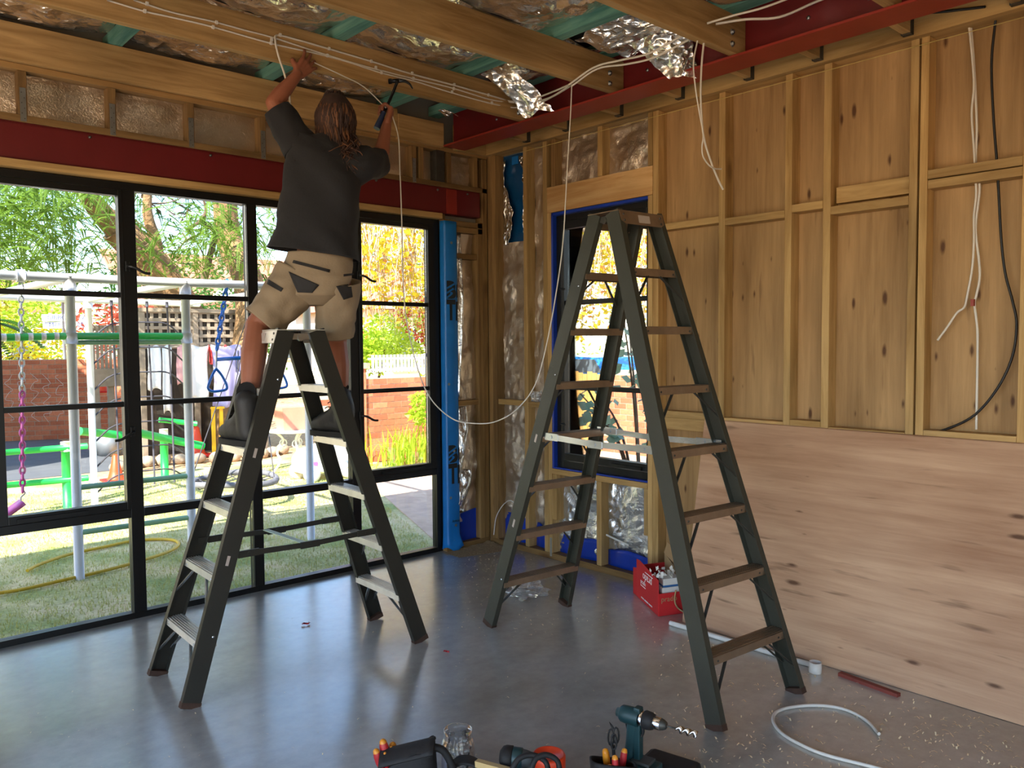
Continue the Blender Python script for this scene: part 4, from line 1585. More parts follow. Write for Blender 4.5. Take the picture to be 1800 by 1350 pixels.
# boots and socks
for sd_, an, yawf in ((-1, AN_L, .10), (1, AN_R, .22)):
    fx = an.x + .0
    F = Vector((-math.sin(yawf), math.cos(yawf), 0))
    S_ = Vector((F.y, -F.x, 0))
    hz = 1.146
    base = Vector((an.x, -1.145, hz)) - F * .06
    bt = MB()
    RX = Matrix((S_, F, UP)).transposed()
    seg(bt, [base - F * .012 + UP * .045, base + F * .06 + UP * .052, base + F * .14 + UP * .047, base + F * .205 + UP * .036], [.047, .050, .050, .040], 16)
    seg(bt, [base + F * .02 + UP * .13, base + F * .075 + UP * .085, base + F * .15 + UP * .06], [.05, .047, .042], 16)
    top = Vector((an.x, an.y + .005, 1.335))
    seg(bt, [base + F * .0 + UP * .06, base - F * .005 + UP * .12, top], [.052, .056, .060], 16)
    b_o = remeshed(bt, 'boot', 'boot_black', man, .007, 10)
    sl_ = MB()
    out = []
    for i in range(28):
        t = i / 28 * 6.283
        l_ = .15 * math.sin(t)
        w_ = (.046 + .006 * math.sin(t)) * math.copysign(abs(math.cos(t)) ** .7, math.cos(t))
        out.append(base + F * (.10 + l_) + S_ * w_ + UP * -.023)
    sl_.prism(out, (0, 0, .028))
    sl_.build('sole', 'sole_black', b_o)
    lc = MB()
    for j in range(4):
        c_ = base + F * (.135 - j * .022) + UP * (.098 + j * .028)
        lc.tube(smooth_path([c_ - S_ * .026, c_ + F * .008 + UP * .006, c_ + S_ * .026], 3), .003, 5)
    lc.build('laces', 'sole_black', b_o)
    MB().tube(smooth_path([top - UP * .02, top + (an.lerp(KN_L if sd_ < 0 else KN_R, .25) - an) * .35, top + UP * .055], 4), [.047, .046, .045, .045, .045, .045, .045, .0455, .046], 16).build('sock', 'sock_black', man)

# hair: cap and long wavy strands down the back
random.seed(3)
hc = MB()
hc.ell(HEAD + UP * .028 - DEP * .012, .088, .104, .112, 24, 16, HX)
hc.ell(HEAD - DEP * .055 - UP * .07, .075, .06, .12, 18, 12, HX)
hc.ell(HEAD - DEP * .08 - UP * .17, .074, .045, .12, 18, 12, HX)
hair = hc.build('hair', 'hair_brown', man)
for layer, (m_, n_) in enumerate((('hair_brown', 210), ('hair_light', 90))):
    stm = MB()
    for i in range(n_):
        ang = random.uniform(-1.9, 1.9)
        s0 = math.sin(ang)
        p0 = HEAD + UP * random.uniform(.125, .15) + LAT * (random.uniform(-.02, .02) + .02 * s0) - DEP * random.uniform(-.03, .03)
        p1 = HEAD + UP * .05 + LAT * (.090 * s0) - DEP * (.106 * math.cos(ang) + .004)
        p2 = HEAD - UP * .06 + LAT * (.092 * s0) - DEP * (.112 * max(.1, math.cos(ang)) + .0)
        ln = random.uniform(.24, .37) - .06 * abs(s0)
        p3 = HEAD - UP * (ln * .75) + LAT * (.100 * s0 + random.gauss(0, .02)) - DEP * (.125 + .02 * random.random())
        p4 = HEAD - UP * ln + LAT * (.105 * s0 - .015 + random.gauss(0, .03)) - DEP * (.155 + .03 * random.random())
        ph = random.random() * 6
        P = smooth_path([p0, p1, p2, p3, p4], 6)
        P = [p + LAT * (.010 * math.sin(ph + j * .75) * min(1, j / 10)) + DEP * (.005 * math.cos(ph + j * .9) * min(1, j / 10)) for j, p in enumerate(P)]
        r0 = random.uniform(.004, .0075)
        stm.tube(P, [r0 * (1 - .75 * (j / (len(P) - 1)) ** 2) for j in range(len(P))], 5, caps=False)
    so_ = stm.build('strands', m_, hair)
    so_['kind'] = 'stuff'
# ------------------------------------------------------------------ outdoors: ground
G = -.08
mat('bark', '#8a6a48', .9, 0, .35, 9, .9, 22, bdist=.03)
mat('bark_dark', '#5d4a38', .9, 0, .3, 9, .8, 22, bdist=.03)
mat('leaf_green', '#6c8a34', .5, 0, .3, 3, transl=.55)
mat('leaf_deep', '#3f6a26', .5, 0, .3, 3, transl=.45)
mat('leaf_yellow', '#c8b62a', .5, 0, .3, 3, transl=.55)
mat('leaf_lime', '#a8c33a', .5, 0, .3, 3, transl=.55)
mat('leaf_orange', '#c98a3a', .5, 0, .3, 3, transl=.5)
mat('leaf_red', '#b0523a', .5, 0, .3, 3, transl=.5)
mat('leaf_sage', '#7d9a80', .5, 0, .2, 3, transl=.35)
mat('twig', '#b49a80', .8)
mat('mortar', '#b9a894', .9)
mat('galv_white', '#cfd2d6', .35, .1, .05, 10)
mat('play_green', '#1fae4a', .4)
mat('play_green_pale', '#7fae8e', .45, 0, .2, 8)
mat('rope_dark', '#3c3a42', .8)
mat('pink_plastic', '#d95fae', .4)
mat('blue_plastic', '#1f78d8', .35)
mat('cone_orange', '#e8481c', .5)
mat('cone_red', '#d9281f', .5)
mat('yellow_plastic', '#e3b21c', .45)
mat('lattice_grey', '#9a8a78', .85, 0, .2, 8)
mat('paling', '#c99a55', .8, 0, .25, 4)
mat('terracotta', '#c98a70', .8, 0, .1, 6)
mat('white_paint', '#e9e7e4', .5)
mat('cream_wall', '#e6dccb', .8)
mat('roof_tile', '#b0705a', .8, 0, .2, 6)
mat('window_dark', '#5a6670', .2)
mat('car_blue', '#2f86d0', .25, .1, coat=.6)
mat('hose_yellow', '#c9a520', .4)
mat('asphalt', '#55585e', .8, 0, .15, 3)
mat('paving_pink', '#c9ab92', .85, 0, .2, 5, .2, 30)
mat('mulch', '#bf9a70', .95, 0, .45, 22, .8, 30, bdist=.02)
mat('stone_edge', '#a2917c', .9, 0, .3, 8, .5, 18, bdist=.02)
mat('steel_grey', '#8f949a', .4, .5)
mat('cream_sheet', '#f0eef0', .8, transl=.35)
mat('lilac_sheet', '#c5bfe6', .8, transl=.4)
mat('pink_cloth', '#d9a9ae', .8, transl=.3)
mat('dark_cloth', '#3d3d48', .85)
mat('red_cloth', '#c0393a', .8, transl=.3)

k = NT('lawn_turf')
tc = k.n('TexCoord')
n1 = k.n('TexNoise', Scale=2.2, Detail=6.)
n2 = k.n('TexNoise', Scale=45., Detail=4.)
k.l(tc.outputs['Object'], n1.inputs['Vector'])
k.l(tc.outputs['Object'], n2.inputs['Vector'])
rp = k.n('ValToRGB')
rp.color_ramp.elements[0].position = .38
rp.color_ramp.elements[1].position = .62
rp.color_ramp.elements[0].color = c4(srgb('#8f9a58'))
rp.color_ramp.elements[1].color = c4(srgb('#d2c092'))
k.l(n1.outputs[0], rp.inputs[0])
mx = k.n('MixRGB', blend_type='OVERLAY', Fac=.7)
k.l(rp.outputs[0], mx.inputs['Color1'])
k.l(n2.outputs[0], mx.inputs['Color2'])
k.l(mx.outputs[0], k.b.inputs['Base Color'])
k.b.inputs['Roughness'].default_value = .9
MATS['lawn_turf'] = k.m

bri = NT('brick_red')
oi = bri.n('ObjectInfo')
rp = bri.n('ValToRGB')
rp.color_ramp.elements[0].color = c4(srgb('#a8583c'))
rp.color_ramp.elements[1].color = c4(srgb('#cf7c58'))
bri.l(oi.outputs['Random'], rp.inputs[0])
tc = bri.n('TexCoord')
n1 = bri.n('TexNoise', Scale=30., Detail=5.)
bri.l(tc.outputs['Object'], n1.inputs['Vector'])
mx = bri.n('MixRGB', blend_type='OVERLAY', Fac=.4)
bri.l(rp.outputs[0], mx.inputs['Color1'])
bri.l(n1.outputs[0], mx.inputs['Color2'])
bri.l(mx.outputs[0], bri.b.inputs['Base Color'])
bri.b.inputs['Roughness'].default_value = .9
MATS['brick_red'] = bri.m

tag(bx('ground', 'mulch', (-60, -30, G - .3), (70, 90, G - .012)), kind='structure')
lawn = MB()
lawn.grid(lambda a, b: Vector((-7 + (6.9 + 2.2 * math.sin(b * 2.2)) * a, .145 + 6.2 * b, G + .012 * mnoise.noise(Vector((a * 9, b * 9, 1))))), 30, 30).build('lawn', 'lawn_turf')
tag(bpy.data.objects['lawn'], kind='structure')
tag(MB().box((-9, 6.9, G - .02), (-.55, 12.2, G - .001)).build('driveway', 'asphalt'), kind='structure')
tag(MB().prism([(-.3, .145, G - .02), (6, .145, G - .02), (6, 3.4, G - .02), (1.0, 3.4, G - .02)], (0, 0, .028)).build('patio', 'paving_pink'), kind='structure')

# grass blades
random.seed(11)
gv, gf = [], []
for i in range(42000):
    x = random.uniform(-4.2, .9)
    y = .15 + 5.6 * random.random() ** 1.25
    if x > -.35 + (y - .15) * .38:
        continue
    a = random.random() * 6.283
    h_ = random.uniform(.012, .038)
    w_ = .0035
    l_ = random.uniform(.004, .03)
    dx, dy = math.cos(a), math.sin(a)
    o = len(gv)
    gv += [(x - dy * w_, y + dx * w_, G), (x + dy * w_, y - dx * w_, G), (x + dx * l_, y + dy * l_, G + h_)]
    gf.append((o, o + 1, o + 2))
mat('grass_blade', '#b0b06c', .7, 0, .35, 1.2, transl=.3)
me = bpy.data.meshes.new('grass')
me.from_pydata(gv, [], gf)
me.materials.append(MATS['grass_blade'])
go = bpy.data.objects.new('grass', me)
COL.objects.link(go)
tag(go, 'short patchy grass covering the lawn outside the wide window', 'grass', kind='stuff')


# ------------------------------------------------------------------ brick garden walls
BRICK = {}


def brick_mesh(L_, H_, D_):
    key = (L_, H_, D_)
    if key not in BRICK:
        b = MB().box((-L_ / 2, -D_ / 2, -H_ / 2), (L_ / 2, D_ / 2, H_ / 2))
        me_ = bpy.data.meshes.new('brick')
        me_.from_pydata([tuple(p) for p in b.v], [], b.f)
        me_.materials.append(MATS['brick_red'])
        BRICK[key] = me_
    return BRICK[key]


def brick_wall(name, label, p0, p1, height, vis=None, depth=.11, core_to=None):
    """wall from p0 to p1 (ground points); bricks laid in stretcher bond between vis=(from, to) metres along it"""
    p0, p1 = Vector((*p0, G)), Vector((*p1, G))
    d = p1 - p0
    Lw = d.length
    rz = math.atan2(d.y, d.x)
    e = empty(name, p0, rz, label, 'wall')
    MWi = e.matrix_world
    cm = MB().box((0, -depth / 2 + .006, 0), (Lw, depth / 2 - .006, height - .004))
    cm.v = [MWi @ p for p in cm.v]
    cm.build('mortar', 'mortar', e)
    v0, v1 = vis or (0, Lw)
    pitch, rise = .24, .086
    for c_ in range(int(height / rise)):
        off = .12 if c_ % 2 else 0
        i = 0
        while True:
            x = v0 + off + .115 + i * pitch
            if x > v1:
                break
            i += 1
            o = bpy.data.objects.new('brick', brick_mesh(.23, .076, depth))
            COL.objects.link(o)
            o.parent = e
            o.location = (x, random.uniform(-.002, .002), c_ * rise + .042)
    return e


wr = brick_wall('brick_wall', 'sunlit red brick garden wall seen through the casement beside the blue strip', (1.2, 5.02), (4.6, 5.02), 1.21, (.0, 2.7))
pier = bx('pier', 'brick_red', (1.62, 4.93, G), (1.90, 5.12, 1.27), wr)
bx('pier_cap', 'stone_edge', (1.58, 4.9, 1.27), (1.95, 5.16, 1.35), wr)
wl = brick_wall('brick_wall', 'shaded red brick wall with chalk scribbles at the back of the driveway', (-2.1, 12.3), (.82, 11.1), 1.47, (.5, 3.1))
# chalk scribbles
ch = MB()
for s_ in range(5):
    u0 = .95 + s_ * .2
    pts_ = [Vector((u0 + .07 * math.sin(i * 2.1 + s_), -.062, .35 + i * .085 + .03 * math.cos(i * 3 + s_))) for i in range(11)]
    ch.tube(smooth_path([wl.matrix_world @ p for p in pts_], 4), .003, 4)
ch.build('chalk_scribble', 'white_print', wl)
w3 = brick_wall('brick_wall', 'red brick boundary wall seen through the narrow window behind the ladder', (5.25, .6), (5.25, 3.42), 1.28, (.9, 2.8))
ng = empty('house', (-7, 9.5, G), 0, 'tall side house beyond the left edge shading the driveway', 'house')
bx('wall', 'cream_wall', (-10, 6.4, G), (-4.5, 12.5, 5.5), ng)
bx('roof', 'roof_tile', (-10.2, 6.2, 5.5), (-4.4, 12.7, 5.7), ng)
# sunlit brick pillar beside the driveway
brick_wall('brick_pillar', 'sunlit orange brick pillar standing next to the timber gate', (.28, 9.9), (.76, 9.9), 1.35, depth=.23)

# picket fence on the garden wall
pf = empty('picket_fence', (2.6, 5.02, 1.21), 0, 'white picket fence topping the sunlit red brick wall', 'fence')
for i in range(24):
    x = 2.05 + i * .062
    bx('picket', 'white_paint', (x, 5.0, 1.21), (x + .03, 5.02, 1.46), pf)
bx('rail', 'white_paint', (2.0, 5.02, 1.23), (3.55, 5.04, 1.26), pf)
bx('rail', 'white_paint', (2.0, 5.02, 1.39), (3.55, 5.04, 1.42), pf)

# paling fence beyond the narrow window
pl = empty('paling_fence', (5.25, 4.2, G), 0, 'sunlit honey coloured timber paling fence outside the narrow window', 'fence')
for i in range(15):
    y = 3.44 + i * .1
    bx('paling', 'paling', (5.2, y, G), (5.22, y + .092, 1.12 + .02 * (i % 3)), pl)
bx('rail', 'paling', (5.22, 3.44, .3), (5.26, 4.94, .37), pl)
bx('rail', 'paling', (5.22, 3.44, .9), (5.26, 4.94, .97), pl)


# ------------------------------------------------------------------ vegetation helpers
class Leaves:
    def __init__(s):
        s.v, s.f = [], []

    def one(s, p, size, asp=.45):
        a, b, c_ = random.uniform(0, 6.283), random.uniform(-1.0, .5), random.uniform(0, 6.283)
        d = Vector((math.cos(a) * math.cos(b), math.sin(a) * math.cos(b), math.sin(b)))
        sd_ = d.cross(Vector((math.cos(c_), math.sin(c_), .6))).normalized()
        o = len(s.v)
        s.v += [p, p + d * size * .5 + sd_ * size * asp * .5, p + d * size, p + d * size * .5 - sd_ * size * asp * .5]
        s.f.append((o, o + 1, o + 2, o + 3))

    def ball(s, c, r, n, size, flat=1.):
        c = Vector(c)
        for i in range(n):
            while True:
                q = Vector((random.uniform(-1, 1), random.uniform(-1, 1), random.uniform(-1, 1)))
                if q.length < 1:
                    break
            q = q.normalized() * (q.length ** .5)
            s.one(c + Vector((q.x * r, q.y * r, q.z * r * flat)), size * random.uniform(.6, 1.3))

    def frond(s, p, q, n, size, droop=.1):
        p, q = Vector(p), Vector(q)
        sd_ = (q - p).cross(Vector((0, 0, 1))).normalized()
        for i in range(n):
            t = (i + .5) / n
            c = p.lerp(q, t) - Vector((0, 0, droop * t * t))
            for e in (-1, 1):
                d = (sd_ * e + (q - p).normalized() * .5 - Vector((0, 0, .35))).normalized() * size * (1 - .5 * t)
                w_ = (q - p).normalized() * size * .22
                o = len(s.v)
                s.v += [c, c + d * .5 + w_, c + d, c + d * .5 - w_]
                s.f.append((o, o + 1, o + 2, o + 3))

    def build(s, name, m, parent):
        me_ = bpy.data.meshes.new(name)
        inv = parent.matrix_world.inverted()
        me_.from_pydata([tuple(inv @ p) for p in s.v], [], s.f)
        me_.materials.append(MATS[m])
        o = bpy.data.objects.new(name, me_)
        COL.objects.link(o)
        o.parent = parent
        o['kind'] = 'stuff'
        return o


def limb(mb, pts, r0, r1, n=10):
    P = smooth_path(pts, 5)
    mb.tube(P, [r0 + (r1 - r0) * i / (len(P) - 1) for i in range(len(P))], n)


random.seed(21)
tr = empty('feathery_tree', (1.15, 8.5, G), 0, 'large old tree with forking brown trunk and feathery green leaves', 'tree')
mb = MB()
limb(mb, [(1.2, 8.7, G - .1), (1.12, 8.6, .6), (.95, 8.55, 1.3), (.66, 8.5, 2.1), (.3, 8.45, 2.7), (-.03, 8.4, 3.12), (-.38, 8.35, 3.42)], .44, .24, 12)
limb(mb, [(-.3, 8.36, 3.36), (-.62, 8.2, 3.62), (-.9, 8.0, 3.9), (-1.4, 7.6, 4.4)], .2, .1)
limb(mb, [(-.2, 8.4, 3.25), (-.22, 8.4, 3.7), (-.15, 8.4, 4.3), (-.3, 8.3, 5.2)], .16, .08)
limb(mb, [(1.12, 7.62, G - .1), (1.12, 7.62, .5), (1.22, 7.64, 1.0), (1.42, 7.68, 1.6), (1.5, 7.75, 2.2), (1.52, 8.0, 2.8), (1.46, 8.5, 3.4), (1.35, 8.4, 4.3), (1.2, 8.3, 5.4)], .36, .16, 12)
limb(mb, [(.25, 8.45, 2.65), (.2, 8.3, 3.2), (.05, 8.2, 3.7), (.08, 8.1, 4.4)], .12, .05)
mb.build('trunk', 'bark', tr)
br = MB()
limb(br, [px(357, 500, y=7.6), px(369, 450, y=7.6), px(379, 410, y=7.6), px(366, 398, y=7.5), px(350, 392, y=7.4), px(330, 405, y=7.3)], .06, .02, 8)
limb(br, [px(350, 392, y=7.4), px(362, 370, y=7.4), px(352, 335, y=7.4)], .035, .012, 6)
limb(br, [px(343, 414, y=7.3), px(325, 425, y=7.2), px(310, 442, y=7.1)], .02, .008, 6)
for i in range(26):
    p = px(random.uniform(230, 430), random.uniform(335, 470), y=random.uniform(7.5, 9.5))
    q = p + Vector((random.uniform(-.7, .7), random.uniform(-.3, .3), random.uniform(-.2, .5)))
    limb(br, [p, p.lerp(q, .5) + Vector((random.uniform(-.08, .08), 0, random.uniform(-.08, .08))), q], .016, .005, 5)
br.build('branch', 'bark_dark', tr)
lv = Leaves()
for i in range(950):     # leafy bays seen in the left panes
    u, v = random.uniform(-60, 215), random.uniform(300, 475)
    if v > 420 and random.random() < .35:
        continue
    if 130 < u < 235 and v > 340 and random.random() < .75:
        continue
    p = px(u, v, y=random.uniform(5.2, 8.2))
    q = p + Vector((random.uniform(-.5, .5), random.uniform(-.3, .3), random.uniform(-.32, .12)))
    lv.frond(p, q, 22, .06, .12)
for i in range(280):
    u, v = random.gauss(370, 42), random.gauss(400, 48)
    if not (235 < u < 500 and v < 490):
        continue
    p = px(u, v, y=random.uniform(6.0, 8.0))
    q = p + Vector((random.uniform(-.45, .45), random.uniform(-.3, .3), random.uniform(-.32, .1)))
    lv.frond(p, q, 20, .055, .12)
for i in range(30):
    p = px(random.gauss(262, 22), random.gauss(440, 30), y=random.uniform(6.5, 8.0))
    lv.frond(p, p + Vector((random.uniform(-.4, .4), 0, random.uniform(-.3, .0))), 14, .08, .12)
for i in range(45):
    p = px(random.gauss(462, 20), random.uniform(350, 470), y=random.uniform(6.5, 8.5))
    lv.frond(p, p + Vector((random.uniform(-.4, .4), 0, random.uniform(-.3, .1))), 14, .08, .12)
lv.build('foliage', 'leaf_green', tr)
lv = Leaves()
for i in range(620):
    u, v = random.uniform(-60, 470), random.uniform(300, 500)
    p = px(u, v, y=random.uniform(8.0, 11.0))
    q = p + Vector((random.uniform(-.5, .5), random.uniform(-.3, .3), random.uniform(-.3, .2)))
    lv.frond(p, q, 20, .06, .1)
lv.build('foliage', 'leaf_deep', tr)


def bush(name, label, c, r, n, size, m, flat=.8, stem=True, cat='bush', m2=None, group=None):
    e = empty(name, (c[0], c[1], G), 0, label, cat, group)
    lf = Leaves()
    sub = max(3, int(n / 400))
    for i in range(sub):
        q = Vector((random.gauss(0, .45), random.gauss(0, .45), random.gauss(0, .4)))
        lf.ball(Vector(c) + Vector((q.x * r, q.y * r, q.z * r * flat)), r * .6, n // sub, size, flat)
    lf.build('foliage', m, e)
    if m2:
        lf = Leaves()
        for i in range(3):
            q = Vector((random.gauss(0, .5), random.gauss(0, .5), random.gauss(0, .4)))
            lf.ball(Vector(c) + Vector((q.x * r, q.y * r, q.z * r * flat)), r * .5, n // 6, size, flat)
        lf.build('blossom', m2, e)
    if stem:
        sm_ = MB()
        for i in range(5):
            a = i * 1.26
            limb(sm_, [(c[0] + .05 * math.cos(a), c[1] + .05 * math.sin(a), G - .05), (c[0] + r * .2 * math.cos(a), c[1] + r * .2 * math.sin(a), (c[2] + G) / 2), (c[0] + r * .5 * math.cos(a), c[1] + r * .5 * math.sin(a), c[2])], .03, .012, 6)
        sm_.build('stem', 'bark_dark', e)
    return e


random.seed(5)
bush('bush', 'yellow green bush behind the street sign', (.3, 20.5, 2.2), 1.7, 3600, .16, 'leaf_lime', 1., m2='leaf_yellow')
bush('bush', 'orange tinged shrub over the shaded brick wall at far left', (-2.4, 18.5, 1.9), 1.6, 3400, .15, 'leaf_orange', 1., m2='leaf_yellow')
bush('bush', 'tall dark green hedge tree rising behind the lattice fence', (4.5, 19, 2.4), 2.1, 4200, .17, 'leaf_deep', 1.1)
bush('bush', 'rosy brown shrub between swing frame and lattice', (2.2, 15.5, 2.2), 1.0, 2000, .13, 'leaf_red', 1.)
bush('bush', 'broad green hedge in the far garden left of the palms', (-6.5, 22, 2.5), 2.8, 4200, .2, 'leaf_green', 1.)
bush('bush', 'rounded bright green bush over the picket fence', (3.35, 7.2, 1.52), .72, 3600, .1, 'leaf_lime', .62)
bush('bush', 'reddish flowering shrub over the right end of the pickets', (5.0, 7.4, 1.9), .85, 3000, .09, 'leaf_lime', 1.1, m2='leaf_red')
bush('bush', 'tall background greenery closing the gap between the houses', (14, 22, 3.0), 3.0, 4600, .25, 'leaf_green', 1.)
bush('bush', 'olive green bush beyond the paling fence', (9.6, 11.0, 2.0), 1.8, 4200, .16, 'leaf_lime', 1.1, m2='leaf_yellow')
bush('bush', 'low leafy shrub at the foot of the sunlit brick wall', (3.0, 4.2, .45), .32, 900, .11, 'leaf_lime', 1.2)

# palm fronds over the wall
pa = empty('palm', (-1.2, 15.5, G), 0, 'small palm with drooping fronds over the shaded brick wall', 'palm')
limb_ = MB()
limb(limb_, [(-1.2, 15.5, G - .1), (-1.15, 15.5, 1.0), (-1.1, 15.5, 2.1)], .11, .08)
limb_.build('trunk', 'bark_dark', pa)
lf = Leaves()
for i in range(16):
    a = i / 16 * 6.283
    lf.frond((-1.1, 15.5, 2.15), (-1.1 + 1.15 * math.cos(a), 15.5 + 1.15 * math.sin(a), 2.35 + .35 * math.sin(i * 2.3)), 26, .24, .75)
lf.build('foliage', 'leaf_deep', pa)

# weeping tree of yellow leaves
random.seed(31)
we = empty('weeping_tree', (6.2, 6.6, G), 0, 'weeping tree with hanging twigs and yellow autumn leaves', 'tree')
tm = MB()
limb(tm, [(6.2, 6.6, G - .1), (6.15, 6.55, 1.5), (6.0, 6.5, 3.0), (5.8, 6.3, 4.4)], .16, .1)
limb(tm, [(6.0, 6.5, 3.0), (5.0, 6.2, 3.9), (3.8, 5.9, 4.3), (2.8, 5.7, 4.3)], .09, .03)
limb(tm, [(6.1, 6.5, 2.4), (6.6, 5.6, 3.6), (7.0, 4.6, 4.2), (7.2, 3.4, 4.3)], .09, .03)
tm.build('trunk', 'bark', we)
tw = MB()
lf = Leaves()
lo_ = Leaves()
for i in range(430):
    if i < 190:
        p = px(random.uniform(618, 775), random.uniform(330, 420), y=random.uniform(5.3, 8.5))
        zb_ = random.uniform(1.7, 3.0)
    else:
        p = px(random.uniform(975, 1160), random.uniform(330, 430), x=random.uniform(4.6, 8.5))
        zb_ = random.uniform(1.6, 3.0)
    n_ = 7
    dx, dy = random.gauss(0, .12), random.gauss(0, .12)
    pts_ = [p + Vector((dx * t + .03 * math.sin(t * 9 + i), dy * t, (zb_ - p.z) * t)) for t in [j / n_ for j in range(n_ + 1)]]
    tw.tube(pts_, [.010 - .006 * j / n_ for j in range(n_ + 1)], 4, caps=False)
    for j in range(13):
        t = random.random()
        q = p + Vector((dx * t, dy * t, (zb_ - p.z) * t))
        if random.random() < .75:
            lf.one(q, random.uniform(.07, .15), .55)
        elif random.random() < .8:
            lo_.one(q, random.uniform(.07, .13), .55)
tw.build('twigs', 'twig', we)['kind'] = 'stuff'
lf.build('foliage', 'leaf_yellow', we)
lo_.build('foliage', 'leaf_orange', we)

# strappy grass clump at the brick wall
random.seed(41)
cg = empty('strappy_plant', (2.35, 4.55, G), 0, 'clump of long strappy green leaves before the sunlit brick wall', 'plant')
st = MB()
for i in range(150):
    a = random.random() * 6.283
    b0 = Vector((2.35 + random.gauss(0, .32), 4.55 + random.gauss(0, .12), G))
    ln = random.uniform(.25, .62)
    out = Vector((math.cos(a), math.sin(a), 0)) * random.uniform(.08, .3)
    p1, p2 = b0 + out * .35 + Vector((0, 0, ln * .65)), b0 + out + Vector((0, 0, ln))
    w_ = Vector((-out.y, out.x, 0)).normalized() * .011
    st.add([b0 - w_, b0 + w_, p1 + w_, p1 - w_, p2], [(0, 1, 2, 3), (3, 2, 4)])
st.build('blade', 'leaf_lime', cg)['kind'] = 'stuff'

# succulent shrub just outside the narrow window
random.seed(43)
su = empty('potted_shrub', (1.25, -.55, G), 0, 'grey green broad leaved shrub standing close outside the narrow window', 'plant')
sm_ = MB()
lf = Leaves()
for i in range(9):
    a = i * .7
    tip = Vector((1.3 + .42 * math.cos(a), -.45 + .55 * math.sin(a), random.uniform(.9, 1.9)))
    limb(sm_, [(1.25, -.55, G), Vector((1.25, -.55, .5)).lerp(tip, .4), tip], .018, .006, 6)
    for j in range(15):
        q = Vector((1.25, -.55, .4)).lerp(tip, random.uniform(.5, 1.05)) + Vector((random.gauss(0, .05), random.gauss(0, .05), random.gauss(0, .05)))
        lf.one(q, random.uniform(.10, .17), .7)
sm_.build('stem', 'bark_dark', su)
lf.build('foliage', 'leaf_sage', su)

# ------------------------------------------------------------------ houses, car, sign
hs = empty('house', (9, 30, G), 0, 'white gabled house with tiled roof beyond the garden', 'house')
bx('wall', 'cream_wall', (5.5, 27, G), (16, 33, 3.2), hs)
MB().prism([(5.2, 26.7, 3.2), (16.3, 26.7, 3.2), (16.3, 30, 5.4), (5.2, 30, 5.4)], (0, 0, .12)).build('roof', 'roof_tile', hs)
MB().prism([(8.0, 26.9, 3.1), (11.6, 26.9, 3.1), (9.8, 26.9, 4.7)], (0, .3, 0)).build('gable', 'cream_wall', hs)
for x in (6.4, 8.8, 11.0, 13.4):
    wn = bx('window', 'white_paint', (x, 26.93, 1.0), (x + 1.0, 26.99, 2.3), hs)
    bx('window_pane', 'window_dark', (x + .08, 26.9, 1.08), (x + .47, 26.94, 2.22), wn)
    bx('window_pane', 'window_dark', (x + .53, 26.9, 1.08), (x + .92, 26.94, 2.22), wn)
h2 = empty('house', (12.5, 17, G), 0, 'pale weatherboard cottage with brown gable behind the sunlit wall', 'house')
bx('wall', 'cream_wall', (8.0, 14.5, G), (13.5, 19, 2.6), h2)
MB().prism([(7.7, 14.3, 2.6), (13.8, 14.3, 2.6), (10.7, 14.3, 4.1)], (0, 4.8, 0)).build('roof', 'roof_tile', h2)
MB().prism([(8.0, 14.2, 2.62), (13.4, 14.2, 2.62), (10.7, 14.2, 3.95)], (0, .08, 0)).build('gable', 'cream_wall', h2)
for x in (8.6, 10.0, 11.6):
    wn = bx('window', 'white_paint', (x, 14.42, .9), (x + .9, 14.49, 2.1), h2)
    bx('window_pane', 'window_dark', (x + .07, 14.39, .97), (x + .83, 14.43, 2.03), wn)
h3 = empty('house', (1.5, 33, G), 0, 'distant white house glimpsed left through the shrubs', 'house')
bx('wall', 'cream_wall', (-9, 30, G), (3.4, 36, 2.9), h3)
MB().prism([(-9.3, 29.7, 2.9), (3.7, 29.7, 2.9), (3.7, 33, 4.6), (-9.3, 33, 4.6)], (0, 0, .12)).build('roof', 'roof_tile', h3)
for x in (-6.0, -3.0, 0.0, 2.0):
    wn = bx('window', 'white_paint', (x, 29.93, 1.0), (x + 1.0, 29.99, 2.2), h3)
    bx('window_pane', 'window_dark', (x + .08, 29.9, 1.08), (x + .92, 29.94, 2.12), wn)

cr = empty('car', (9.4, 7.1, G), 0, 'bright blue parked car beyond the paling fence', 'car')
prof = [(5.0, .35), (5.05, .75), (5.5, .86), (6.2, .95), (6.75, 1.38), (8.1, 1.42), (8.75, .98), (9.2, .92), (9.3, .5), (9.25, .32)]
MB().prism([(8.6, y, z + G) for y, z in prof], (1.6, 0, 0)).build('body', 'car_blue', cr, .05)
for y0, y1 in ((6.5, 7.35), (7.42, 8.25)):
    MB().prism([(8.585, y0 - .05, .98), (8.585, y1 + .02, .98), (8.585, y1 - .06, 1.26), (8.585, y0 + .15, 1.26)], (.02, 0, 0)).build('window_pane', 'window_dark', cr)
for y in (5.9, 8.4):
    MB().lathe([(.05, -.02), (.2, -.02), (.3, 0), (.31, .1), (.31, .2)], 20, (8.56, y, .24), (1, 0, 0), True).build('wheel', 'black_rubber', cr)

